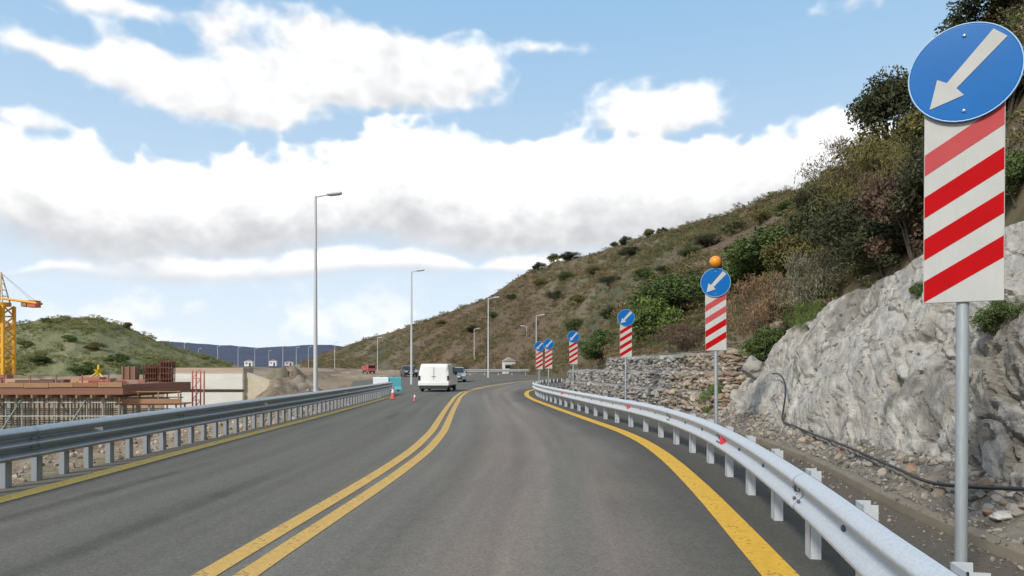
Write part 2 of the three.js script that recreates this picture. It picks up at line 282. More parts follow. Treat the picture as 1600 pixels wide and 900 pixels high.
{
  const cols = []; for (let p = -900; p < -60; p += 28) cols.push(p); for (let p = -60; p < 1700; p += 5) cols.push(p); for (let p = 1700; p <= 2600; p += 28) cols.push(p);
  const NF = 60, NR = 150, NB = 14, nv = NF + NR + NB;
  const g = gridMesh(cols.length - 1, nv, (a, b, i, j) => {
    const px = cols[i], F = footD(px), R = ridgeD(px); let d;
    if (j <= NF) d = 1.2 * Math.pow(F / 1.2, j / NF);
    else if (j <= NF + NR) { const t = (j - NF) / NR; d = F + (R - F) * Math.pow(t, 1.5); }
    else d = R * Math.pow(4200 / R, Math.pow((j - NF - NR) / NB, 1.3));
    const x = (px - 800) / FOC * d, y = hillY(px, d); return [x, y, -d, x, d + y];
  }, (x, y, z, a, b) => {
    const d = -z, px = 800 + FOC * x / d, sc = 1 / Math.max(2.2, 0.045 * d + 1.5);
    const n1 = fbm(x * 0.9 * sc, d * 0.55 * sc, 3.7, 5, 0.6), n2 = fbm(x * 0.3 * sc, d * 0.25 * sc, 8.1, 3), n3 = fbm(x * 2.3 * sc, d * 1.6 * sc, 1.1, 3);
    let c = [0.178, 0.138, 0.082];
    const blend = (q, t) => { c = c.map((s, k) => mix(s, q[k], clamp(t))); };
    blend([0.085, 0.092, 0.036], smooth(-0.08, 0.18, n1) * 0.9); blend([0.235, 0.19, 0.115], smooth(0.06, 0.3, n3) * 0.5); blend([0.17, 0.095, 0.062], smooth(0.0, 0.25, n2) * 0.6);
    const inHill = d > footD(px) - 2 ? 1 : 0;
    if (px < 400 && inHill) { c = [0.20, 0.20, 0.085]; blend([0.085, 0.115, 0.042], smooth(0.0, 0.25, n1)); blend([0.30, 0.28, 0.14], smooth(0.05, 0.28, n3) * 0.7); }
    if (!inHill || (px > 360 && px < 480)) { c = [0.36, 0.255, 0.155]; blend([0.20, 0.125, 0.075], smooth(-0.05, 0.2, n1)); blend([0.42, 0.37, 0.29], smooth(0.08, 0.26, n3) * 0.8); blend([0.12, 0.115, 0.055], smooth(0.08, 0.3, n2) * 0.5); }
    return c;
  });
  structure('hillside_terrain', upward(g), matTerrain);
}
// the far wooded range behind the bay
{
  const prof = table([[-900, 540], [200, 541], [250, 533], [300, 536], [340, 539], [380, 541], [400, 543], [440, 540], [480, 538], [530, 541], [600, 545], [1200, 548], [2600, 548]], 1);
  const cols = 260, g = gridMesh(cols, 24, (u, v) => {
    const px = mix(-900, 2000, u), d = mix(1250, 1900, v), R = 1700, hr = EYE + (HOR - prof(px)) / FOC * R, t = (d - 1250) / 450;
    const y = t < 1 ? mix(-2, hr, Math.pow(t, 0.8)) : mix(hr, hr * 0.6, t - 1); const x = (px - 800) / FOC * d;
    return [x, y + 7 * fbm(x * 0.012, d * 0.012, 4, 4), -d, x * 0.02, d * 0.02];
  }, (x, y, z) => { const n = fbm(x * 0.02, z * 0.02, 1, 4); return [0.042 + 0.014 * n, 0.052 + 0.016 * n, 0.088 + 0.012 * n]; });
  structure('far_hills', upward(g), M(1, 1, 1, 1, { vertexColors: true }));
}

// ---------------------------------------------------------------- rock cutting on the right
const CUT = [[-6, 4.1, 5.8, 3.3], [0, 4.2, 5.9, 3.3], [5, 4.45, 6.2, 3.4], [9, 4.85, 6.6, 3.4], [12, 5.2, 6.85, 3.2], [14.5, 5.45, 7.0, 2.95], [16.5, 5.6, 6.95, 2.55], [18, 5.75, 6.85, 2.05], [19.5, 6.0, 6.8, 1.35], [20.6, 6.3, 6.8, 0.5]];
const [cutFoot, cutTop, cutH] = [1, 2, 3].map((c) => { const t = table(CUT, c); return (d) => (t(d - 0.5) + 2 * t(d) + t(d + 0.5)) / 4; });
const bankY = (x, d) => { const k = kerbX(d) + 0.17, f = cutFoot(d) + 0.25; return 0.06 + 0.30 * smooth(k, f, x) * smooth(21, 17, d) + 0.05 * fbm(x * 3, d * 3, 1, 3); };
const rockY = (x, d) => { const f = cutFoot(d), c = cutTop(d); if (x < f || d > 20.6) return bankY(x, d); return mix(0.25, cutH(d), clamp((x - f) / (c - f))); };
function onCut(px, py, lift = 0) {
  const u = (px - 800) / FOC, v = (HOR - py) / FOC;
  for (let d = 3; d < 22; d += 0.03) { const x = u * d, y = EYE + v * d; if (x > kerbX(d) + 0.1 && y <= rockY(x, d) + lift) return [x, y, -d]; }
  return [u * 18, EYE + v * 18, -18];
}
function facet(x, y, s) {                                  // broken planes: [offset of this plane, distance to the next joint]
  const i = Math.floor(x), j = Math.floor(y); let f1 = 9, f2 = 9, best = 0;
  for (let b = -1; b <= 1; b++) for (let a = -1; a <= 1; a++) {
    const X = i + a, Y = j + b, px = X + 0.1 + 0.8 * hash2(X, Y, s), py = Y + 0.1 + 0.8 * hash2(X, Y, s + 40), q = Math.hypot(px - x, py - y);
    if (q < f1) { f2 = f1; f1 = q; best = hash2(X, Y, s + 80) - 0.5 + 0.9 * (x - px) * (hash2(X, Y, s + 120) - 0.5) + 0.9 * (y - py) * (hash2(X, Y, s + 160) - 0.25); } else if (q < f2) f2 = q;
  } return [best, f2 - f1];
}
function ridged(x, y, z) { let s = 0, a = 1, f = 1, t = 0; for (let i = 0; i < 4; i++) { const n = 1 - Math.abs(N(x * f + i * 3.3, y * f, z * f - i * 2.1)) * 2; s += a * n * n; t += a; a *= 0.5; f *= 2.1; } return s / t; }
{
  const nd = 560, nt = 190;
  const g = gridMesh(nd, nt, (u, v) => {
    const d = mix(2, 21, u), f = cutFoot(d), c = cutTop(d), h = cutH(d);
    let x, y, nx = -0.86, ny = 0.5;
    const t = v / 0.8;
    if (t <= 1) { const bulge = Math.sin(t * Math.PI) * 0.16; x = mix(f - 0.12, c, t) - bulge * 0.8; y = mix(-0.15, h, t) + bulge * 0.5; } else { const b = (v - 0.8) / 0.2; x = c + b * 2.2; y = h + 0.5 * Math.sin(b * 2.2) - b * b * 1.9; nx = -0.3; ny = 0.95; }
    // broken faces along a slanting grain: warped, ridged
    const s1 = d * 0.80 + y * 0.60, s2 = -d * 0.60 + y * 0.80 + x * 0.4, wx = 0.5 * fbm(d * 0.9, y * 0.9, 2, 3), wy = 0.5 * fbm(d * 0.9 + 7, y * 0.9, 5, 3);
    const rug = 0.20 + 0.85 * smooth(-0.12, 0.22, fbm(d * 0.3, y * 0.45, 6.2, 3) + 0.22 * smooth(8.2, 6.2, d) - 0.12 * smooth(8, 11, d) + 0.10 * smooth(1.3, 0.5, y));   // how broken the face is
    const A = facet(s1 * 0.42 + wx, s2 * 1.0 + wy, 1), B = facet(s1 * 1.0 + wx, s2 * 2.3 + wy, 2), C = facet(s1 * 4.2, s2 * 6.2, 3);
    const pit = smooth(0.24, 0.42, fbm(s1 * 1.3 + 3, s2 * 2.1, 4.4, 3));
    const dep = 0.40 * fbm(d * 0.35, y * 0.45, 3, 3) + rug * (0.42 * A[0] * smooth(0, 0.16, A[1]) + 0.17 * B[0] * smooth(0, 0.10, B[1]) + 0.05 * C[0]) - rug * (0.17 * smooth(0.09, 0.0, A[1]) + 0.08 * smooth(0.08, 0, B[1])) - 0.22 * pit - 0.10 * smooth(0.26, 0.36, fbm(s1 * 3.4, s2 * 4.6, 14, 3)) + 0.03 * fbm(s1 * 7, s2 * 6, 9, 3);
    const k = smooth(0, 0.06, v) * (1 - 0.55 * smooth(0.8, 1, v)) * smooth(21, 19.2, d);
    return [x + nx * dep * k, y + ny * dep * k + 0, -d + 0.10 * k * fbm(d * 2, y * 2, 8, 3), s1 - (x + nx * dep * k) * 0.8, s2 + (x + nx * dep * k) * 0.5];
  }, (x, y, z) => {
    const d = -z, n = fbm(d * 0.55, y * 0.7, x * 0.5, 5, 0.6), m = fbm(d * 1.7 + 5, y * 1.5, x, 4, 0.6), l = fbm(d * 0.25, y * 0.35, 4.1, 3);
    let c = [0.445, 0.425, 0.395]; const blend = (q, t) => { c = c.map((s, k) => mix(s, q[k], clamp(t))); };
    blend([0.53, 0.51, 0.475], smooth(0.05, 0.3, n) * 0.7); blend([0.34, 0.32, 0.29], smooth(0.05, 0.28, m) * 0.45); blend([0.17, 0.155, 0.13], smooth(0.14, 0.32, l + 0.6 * m - 0.02) * 0.65); blend([0.13, 0.115, 0.10], smooth(0.20, 0.34, fbm(d * 3.3, y * 3.0, x * 2, 4, 0.6)) * 0.7); blend([0.36, 0.31, 0.25], smooth(0.1, 0.3, -n) * 0.3);
    return c;
  });
  { const ng = g.toNonIndexed(); ng.computeVertexNormals(); structure('rock_cutting', ng, matRock); }
  // rubble bank between kerb and rock
  const gb = gridMesh(34, 260, (u, v) => { const d = mix(-5, 23, v), a = kerbX(d) + 0.172, b = cutFoot(Math.min(d, 20)) + 0.7, x = mix(a, Math.max(b, a + 0.8), u); return [x, bankY(x, d) + 0.05 * fbm(x * 9, d * 9, 2, 3), -d, x, d]; },
    (x, y, z) => { const n = fbm(x * 2.4, z * 2.4, 4, 4, 0.6), m = fbm(x * 0.8, z * 0.8, 8, 3); let c = [0.225, 0.195, 0.155]; c = c.map((s, k) => mix(s, [0.12, 0.095, 0.07][k], smooth(-0.05, 0.25, n))); return c.map((s, k) => mix(s, [0.30, 0.24, 0.18][k], smooth(0.05, 0.3, m) * 0.6)); });
  structure('rubble_bank', upward(gb), matRock);
}

// ---------------------------------------------------------------- stones
function stoneGeometry(seed, detail = 1, rough = 0.28) {
  const g = new THREE.IcosahedronGeometry(0.5, detail), p = g.attributes.position, R = rng(seed), ox = R() * 50, cut = [];
  for (let i = 0; i < 5; i++) { const v = new THREE.Vector3(R() - 0.5, R() - 0.5, R() - 0.5).normalize(); cut.push([v, 0.26 + R() * 0.16]); }
  for (let i = 0; i < p.count; i++) {
    const v = new THREE.Vector3().fromBufferAttribute(p, i); const n = 1 + rough * N(v.x * 2.6 + ox, v.y * 2.6, v.z * 2.6); v.multiplyScalar(n);
    for (const [q, k] of cut) { const s = v.dot(q) - k; if (s > 0) v.addScaledVector(q, -s * 0.92); }
    p.setXYZ(i, v.x, v.y, v.z);
  }
  g.computeVertexNormals(); return g;
}
const stones = [1, 2, 3, 4, 5, 6].map((s) => stoneGeometry(s * 17));
const boulders = [1, 2, 3].map((s) => stoneGeometry(s * 31, 3, 0.4));
const matStone = [[0.42, 0.35, 0.28], [0.30, 0.245, 0.19], [0.48, 0.42, 0.35], [0.34, 0.235, 0.165]].map((c) => M(...c, 0.95, { map: rockGrain, bumpMap: rockBump, bumpScale: 0.02 }));
const dummy = new THREE.Object3D(), tint = new THREE.Color();
function scatter(name, geometries, material, places, kind = 'stuff') {   // places: [x, y, z, sx, sy, sz, rx, ry, rz, [r, g, b]]
  const root = new THREE.Group(); root.name = numbered(name); root.userData = { kind }; scene.add(root);
  geometries.forEach((g, k) => {
    const mine = places.filter((_, i) => i % geometries.length === k); if (!mine.length) return;
    const im = new THREE.InstancedMesh(g, material, mine.length); im.name = name; im.userData.kind = 'stuff'; im.castShadow = im.receiveShadow = true;
    mine.forEach((p, i) => { dummy.position.set(p[0], p[1], p[2]); dummy.scale.set(p[3], p[4], p[5]); dummy.rotation.set(p[6], p[7], p[8]); dummy.updateMatrix(); im.setMatrixAt(i, dummy.matrix); im.setColorAt(i, tint.setRGB(...p[9])); });
    root.add(im);
  });
  return root;
}
{
  const R = rng(77), list = [];
  for (let i = 0; i < 8000; i++) {                                              // gravel and broken rock on the bank
    const d = -3 + R() * 24, a = kerbX(d) + 0.2, b = cutFoot(Math.min(d, 20)) + 0.35, x = a + Math.pow(R(), 0.8) * (b - a);
    if (fbm(x * 1.6, d * 1.1, 6, 3) < -0.16 && R() < 0.7) continue;
    const s = 0.02 + 0.09 * Math.pow(R(), 4.5), q = 0.12 + R() * 0.22, w = R();
    list.push([x, bankY(x, d) + s * 0.15, -d, s * (0.8 + R() * 0.7), s * (0.5 + R() * 0.5), s * (0.8 + R() * 0.6), R() * 6, R() * 6, R() * 6, [q * (1 + 0.1 * w), q * 0.95, q * (0.88 - 0.12 * w)]]);
  }
  for (let i = 0; i < 1300; i++) {                                              // grit spilt over the kerb onto the gutter strip
    const d = 2 + R() * 20, x = kerbX(d) + 0.17 - Math.pow(R(), 2.2) * 0.62, s = 0.012 + 0.04 * Math.pow(R(), 4), q = 0.11 + R() * 0.16, y = x > kerbX(d) ? 0.098 : 0.004;
    list.push([x, y + s * 0.15, -d, s * 1.2, s * 0.8, s, R() * 6, R() * 6, R() * 6, [q * 1.08, q * 0.95, q * 0.8]]);
  }
  for (let i = 0; i < 2600; i++) {                                              // and on the verge left of the road
    const d = 4 + R() * 44, a = apronX(d), x = a - 0.05 - Math.pow(R(), 1.3) * 3.5, s = 0.03 + 0.12 * Math.pow(R(), 4), q = 0.16 + R() * 0.26;
    list.push([x, baseY(x, d) + s * 0.15, -d, s * (0.8 + R() * 0.7), s * (0.5 + R() * 0.5), s, R() * 6, R() * 6, R() * 6, [q * 1.2, q * 0.92, q * 0.7]]);
  }
  const sc = scatter('gravel', stones, M(1, 1, 1, 0.95), list); sc.userData.label = 'loose gravel and broken rock on both verges'; sc.userData.category = 'gravel';
}
// larger loose rocks, one by one
{
  const R = rng(91);
  for (let i = 0; i < 46; i++) {
    const d = 5 + R() * 13.5, a = kerbX(d) + 0.25, b = cutFoot(d) + 0.05, x = mix(a, b, 0.15 + 0.85 * R()), s = 0.09 + 0.15 * R() * R();
    const t = thing('loose_rock', 'fist to head sized rock lying in the rubble under the grey rock face', 'rock', [x, bankY(x, d) + s * 0.12, -d], R() * 6, 'loose rocks at the foot of the rock face');
    const m = part(t, 'stone', stones[i % 6], matStone[i % 4]); m.scale.set(s * (0.9 + R() * 0.6), s * (0.55 + R() * 0.35), s * (0.8 + R() * 0.5)); m.rotation.set(R() * 0.6, 0, R() * 0.6);
  }
  const special = (name, label, at, geo, mt, sc, ry) => { const t = thing(name, label, 'rock', at, ry); const m = part(t, 'stone', geo, mt); m.scale.set(...sc); return t; };
  let p = onCut(1568, 806, 0.02); special('flat_rock', 'pale flat slab of rock lying in the rubble behind the nearest sign pole', [p[0], p[1], p[2]], boulders[0], M(0.55, 0.53, 0.49, 0.9, { map: rockGrain }), [0.30, 0.09, 0.2], 0.6);
  p = onCut(1180, 588, 0.05); special('boulder', 'rounded grey boulder at the far lower end of the rock face', [p[0] - 0.1, p[1] + 0.2, p[2]], boulders[1], M(0.36, 0.35, 0.33, 0.93, { map: rockGrain, bumpMap: rockBump, bumpScale: 0.03 }), [0.75, 0.6, 0.6], 0.4);
  p = onHill(1224, 528); special('pale_rock', 'pale beige angular rock among the bushes above the rock face', [p[0], p[1] + 0.2, p[2]], boulders[2], M(0.42, 0.34, 0.28, 0.93, { map: rockGrain }), [0.75, 0.6, 0.5], 0.2);
}

// ---------------------------------------------------------------- guardrails
function pathAlong(xf, d0, d1, spacing) {                // points a fixed distance apart along a plan curve
  const out = []; let last = null, run = spacing;
  for (let d = d0; d <= d1; d += 0.02) { const x = xf(d); if (last) run += Math.hypot(x - last[0], d - last[1]); last = [x, d]; if (run >= spacing - 1e-6) { run = 0; const sl = (xf(d + 0.2) - xf(d - 0.2)) / 0.4, L = Math.hypot(1, sl); out.push([x, d, 1 / L, -sl / L]); } }   // x, d, then the unit normal (to the right) in x, d
  return out;
}
const THREE_WAVES = [[0, 1], [0.03, 0.985], [0.075, 0.91], [0.09, 0.86], [0.085, 0.81], [0.02, 0.68], [0.01, 0.645], [0.025, 0.61], [0.08, 0.51], [0.09, 0.47], [0.083, 0.43], [0.02, 0.33], [0.01, 0.30], [0.025, 0.27], [0.08, 0.165], [0.09, 0.12], [0.08, 0.085], [0.02, 0.015], [0, 0]];
function wBeam(pts, side, y0, y1, lap, deep = 1) {                 // side -1: the face looks left, +1: right
  const h = y1 - y0, P = deep > 1 ? THREE_WAVES : [[0, 1], [0.018, 0.985], [0.055, 0.93], [0.08, 0.85], [0.082, 0.77], [0.06, 0.68], [0.022, 0.58], [0.012, 0.5], [0.022, 0.42], [0.06, 0.32], [0.082, 0.23], [0.08, 0.15], [0.055, 0.07], [0.018, 0.015], [0, 0]];
  const front = P.map(([o, t]) => [o * deep, y0 + t * h]), back = P.map(([o, t]) => [o * deep - 0.006, y0 + t * h]).reverse(), loop = [...front, ...back, front[0]];
  return gridMesh(loop.length - 1, pts.length - 1, (u, v, i, j) => { const [x, d, nx, nd] = pts[j], o = (loop[i][0] + lap) * side; return [x + nx * o, rise(d) + loop[i][1], -(d + nd * o), loop[i][1] * 2 + o, j * 0.2]; });
}
const matBolt = M(0.12, 0.12, 0.125, 0.5, { metalness: 0.5 });
function guardrail(name, label, xf, d0, d1, spacing, side, y0, y1, post, mtBeam, mtPost, group) {
  const t = thing(name, label, 'guardrail', [0, 0, 0], 0, group);
  const fine = pathAlong(xf, d0, d1, 0.2), per = 20;
  for (let k = 0; k + 1 < fine.length; k += per) { const seg = fine.slice(k, Math.min(fine.length, k + per + 2)); if (seg.length > 1) part(t, 'beam', wBeam(seg, side, y0, y1, (k / per) % 2 ? 0.004 : 0, post.deep ?? 1), mtBeam); }
  const splice = new THREE.SphereGeometry(0.014, 6, 5);                          // bolts of the lapped joints
  for (let k = per; k + 1 < fine.length; k += per) { const [x, d, nx, nd] = fine[k]; if (d > 16) break; for (const f of [0.17, 0.37, 0.63, 0.83]) for (const o of [-0.07, 0.07]) { const b = part(t, 'bolt', splice, matBolt), q = side * 0.062; b.position.set(x + nx * q - nd * o, rise(d) + y0 + f * (y1 - y0), -(d + nd * q + nx * o)); } }
  const w = post.w, top = y1 + post.over, dp = post.depth;
  const c = mergeGeometries([box(0.008, top + 0.12, w, 0.004 - dp / 2, (top - 0.12) / 2, 0), box(dp, top + 0.12, 0.008, 0, (top - 0.12) / 2, w / 2 - 0.004), box(dp, top + 0.12, 0.008, 0, (top - 0.12) / 2, -w / 2 + 0.004)]);   // channel section
  const spacer = rbox(post.gap, 0.2, w * 0.8, 0.008), bolt = new THREE.SphereGeometry(0.022, 8, 6);
  pathAlong(xf, d0 + 0.35, d1 - 0.2, spacing).forEach(([x, d, nx, nd], i) => {
    const off = -side * (dp / 2 + post.gap), yaw = Math.atan2(nd, nx), m = part(t, 'post', c, mtPost);
    m.position.set(x + nx * off, rise(d), -(d + nd * off)); m.rotation.y = yaw; if (side > 0) m.rotation.y += Math.PI; m.rotation.z = 0.012 * N(i * 3.3, 1);
    if (d < 30) {
      const s = part(t, 'spacer', spacer, mtPost); s.position.set(x - nx * side * (post.gap / 2 + 0.002), rise(d) + (y0 + y1) / 2 + 0.02, -(d - nd * side * (post.gap / 2 + 0.002))); s.rotation.y = yaw;
      const b = part(t, 'bolt', bolt, matBolt); b.position.set(x + nx * side * 0.016, rise(d) + (y0 + y1) / 2, -(d + nd * side * 0.016));
    }
  });
  return t;
}
const matPostWhite = M(0.62, 0.64, 0.655, 0.55, { metalness: 0.15, map: zincGrain });
const railR = guardrail('guardrail', 'bright galvanised guardrail curving along the right road edge below the signs', railX, 1.0, 62, 1.3, -1, 0.345, 0.655, { w: 0.15, over: -0.005, depth: 0.08, gap: 0.06 }, matZinc, matPostWhite);
const leftRailX = (d) => leftX(Math.min(d, 45)) - 0.34;
const railL = guardrail('guardrail', 'dull grey guardrail on close set posts along the left road edge', leftRailX, 4.5, 39.5, 0.56, 1, 0.315, 0.705, { w: 0.11, over: -0.02, depth: 0.07, gap: 0.06, deep: 1.15 }, matZincDull, M(0.36, 0.39, 0.42, 0.5, { metalness: 0.4, map: zincGrain }));
{
  const red = M(0.62, 0.05, 0.06, 0.35), refl = rbox(0.03, 0.10, 0.13, 0.01);
  for (const d of [8.75, 16.6, 26]) { const x = railX(d), sl = (railX(d + 0.2) - railX(d - 0.2)) / 0.4, m = part(railR, 'red_reflector', refl, red); m.position.set(x - 0.035, 0.5, -d - 0.0); m.rotation.y = Math.atan(-sl) + 0.5; }
  const pale = M(0.75, 0.72, 0.66, 0.35); for (const d of [9.9, 17, 26]) { const m = part(railL, 'pale_reflector', refl, pale); m.position.set(leftRailX(d) + 0.035, 0.53, -d); m.rotation.y = -0.5; }
}
{ // far barrier round the outside of the bend
  const far = table([[-14, 92], [-9, 97], [-3, 101], [4, 105], [12, 108], [26, 111]], 1);
  const t = thing('guardrail', 'distant pale guardrail round the outside of the bend, beyond the cars', 'guardrail');
  const fine = []; for (let x = -14; x <= 26; x += 1) { const sl = (far(x + 0.5) - far(x - 0.5)), L = Math.hypot(1, sl); fine.push([x, far(x), sl / L, -1 / L]); }
  const mt = M(0.6, 0.62, 0.63, 0.5, { metalness: 0.2 });
  for (let k = 0; k + 1 < fine.length; k += 8) part(t, 'beam', wBeam(fine.slice(k, k + 9), 1, 0.45, 0.82, 0), mt);
  for (let k = 0; k < fine.length; k += 2) { const m = part(t, 'post', box(0.1, 0.95, 0.12, 0, 0.33, 0), mt); m.position.set(fine[k][0], rise(fine[k][1]), -fine[k][1] - 0.15); }
}

// ---------------------------------------------------------------- lane signs
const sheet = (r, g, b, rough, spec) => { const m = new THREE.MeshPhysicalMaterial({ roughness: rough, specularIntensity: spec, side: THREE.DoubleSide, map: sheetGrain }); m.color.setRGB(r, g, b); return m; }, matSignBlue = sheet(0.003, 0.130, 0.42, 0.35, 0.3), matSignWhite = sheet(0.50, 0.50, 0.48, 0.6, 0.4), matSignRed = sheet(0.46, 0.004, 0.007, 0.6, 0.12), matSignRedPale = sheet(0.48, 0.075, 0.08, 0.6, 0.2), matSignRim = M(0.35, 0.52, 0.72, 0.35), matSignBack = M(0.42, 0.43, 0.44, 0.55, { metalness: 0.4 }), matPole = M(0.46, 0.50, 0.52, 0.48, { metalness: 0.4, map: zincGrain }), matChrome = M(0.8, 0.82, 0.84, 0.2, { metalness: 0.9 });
const arrowShape = (() => { const s = new THREE.Shape(), p = [[0.49, 0.763], [0.72, 0.557], [-0.13, -0.298], [0.0, -0.465], [-0.6, -0.65], [-0.47, -0.057], [-0.30, -0.158]]; p.forEach(([x, y], i) => (i ? s.lineTo(x * 0.3, y * 0.3) : s.moveTo(x * 0.3, y * 0.3))); return s; })();
const arrowGeo = moved(new THREE.ExtrudeGeometry(arrowShape, { depth: 0.002, bevelEnabled: false }), 0, 0, 0.0065);
const discGeo = (() => { const g = new THREE.LatheGeometry([[0, 0], [0.285, 0], [0.297, -0.002], [0.3, -0.012], [0.3, -0.02], [0.29, -0.02], [0.288, -0.008], [0, -0.008]].map(([r, y]) => new THREE.Vector2(r, y)), 48); g.rotateX(Math.PI / 2); return g; })();
function roadSign(label, x, d, panelBottom, opts = {}) {
  const turn = opts.turn ?? Math.atan2(-x, d), t = thing('lane_arrow_sign', label, 'sign', [x, rise(d), -d], turn, 'lane arrow signs along the right guardrail');
  t.rotation.order = 'YXZ'; t.rotation.z = 0.03 * N(d * 1.7, 3.3); 
  const ph = 1.22, pw = 0.42, pb = panelBottom, dc = pb + 1.405;                 // panel height and width, its lower edge, centre of the disc
  part(t, 'pole', moved(new THREE.CylinderGeometry(0.035, 0.035, dc + 0.33, 20), 0, (dc + 0.13) / 2 - 0.05, -0.045), matPole);
  part(t, 'pole_cap', moved(new THREE.CylinderGeometry(0.03, 0.037, 0.02, 20), 0, dc + 0.27, -0.045), matPole);
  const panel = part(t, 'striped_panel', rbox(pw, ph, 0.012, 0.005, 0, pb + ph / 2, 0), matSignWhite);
  for (let k = 0; k < 4; k++) {                                                  // red slanting bands: sheets on the panel
    const y0 = pb + 0.005 + k * 0.266, s = new THREE.Shape(), hw = pw / 2 - 0.004, run = 0.255, th = 0.132;
    s.moveTo(-hw, y0); s.lineTo(hw, y0 + run); s.lineTo(hw, y0 + run + th); s.lineTo(-hw, y0 + th);
    part(panel, 'red_band', moved(new THREE.ExtrudeGeometry(s, { depth: 0.0015, bevelEnabled: false }), 0, 0, 0.0062), k >= 4 - (opts.pale ?? 1) ? matSignRedPale : matSignRed);
  }
  const disc = part(t, 'blue_disc', moved(discGeo.clone(), 0, dc, 0.035), matSignBlue);
  part(disc, 'rim', moved(new THREE.TorusGeometry(0.296, 0.0045, 6, 48), 0, dc, 0.034), matSignRim);
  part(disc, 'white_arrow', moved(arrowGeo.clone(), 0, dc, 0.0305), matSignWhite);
  if (d < 20) for (const y of [0.225, -0.235]) part(disc, 'bolt', moved(new THREE.SphereGeometry(0.012, 10, 8), 0, dc + y, 0.037), matChrome);
  for (const y of [pb + 0.25, pb + 0.95]) part(t, 'bracket', rbox(0.12, 0.04, 0.05, 0.006, 0, y, -0.03), matSignBack);
  if (opts.lamp) {
    const lamp = part(t, 'warning_lamp', moved(new THREE.SphereGeometry(0.115, 24, 16), 0, dc + 0.43, 0.02), M(0.85, 0.28, 0.01, 0.25));
    lamp.geometry.translate(0, 0, 0.03);
    part(lamp, 'lamp_housing', rbox(0.2, 0.27, 0.08, 0.03, 0.03, dc + 0.41, -0.04), M(0.05, 0.035, 0.025, 0.5));
    part(lamp, 'lens_ring', moved(new THREE.TorusGeometry(0.115, 0.014, 8, 28), 0, dc + 0.43, 0.03), M(0.25, 0.09, 0.01, 0.4));
  }
  return t;
}
roadSign('nearest and largest blue arrow sign, over a red striped panel', 2.775, 4.3, 1.815, { turn: -0.585 });
roadSign('arrow sign with a round amber warning lamp on its top', 4.235, 14.4, 1.79, { lamp: true, pale: 2 });
roadSign('blue arrow sign with striped panel in front of the gabion wall, third from the camera', 4.02, 24.6, 1.82, { pale: 0 });
roadSign('blue arrow sign with striped panel in front of the gabion wall, fourth from the camera', 3.13, 35.5, 1.66, { pale: 0 });
roadSign('right one of the two farthest overlapping arrow signs at the bend', 2.1, 40, 1.44, { pale: 1 });
roadSign('left one of the two farthest overlapping arrow signs at the bend', 1.66, 42.5, 1.40, { pale: 1 });

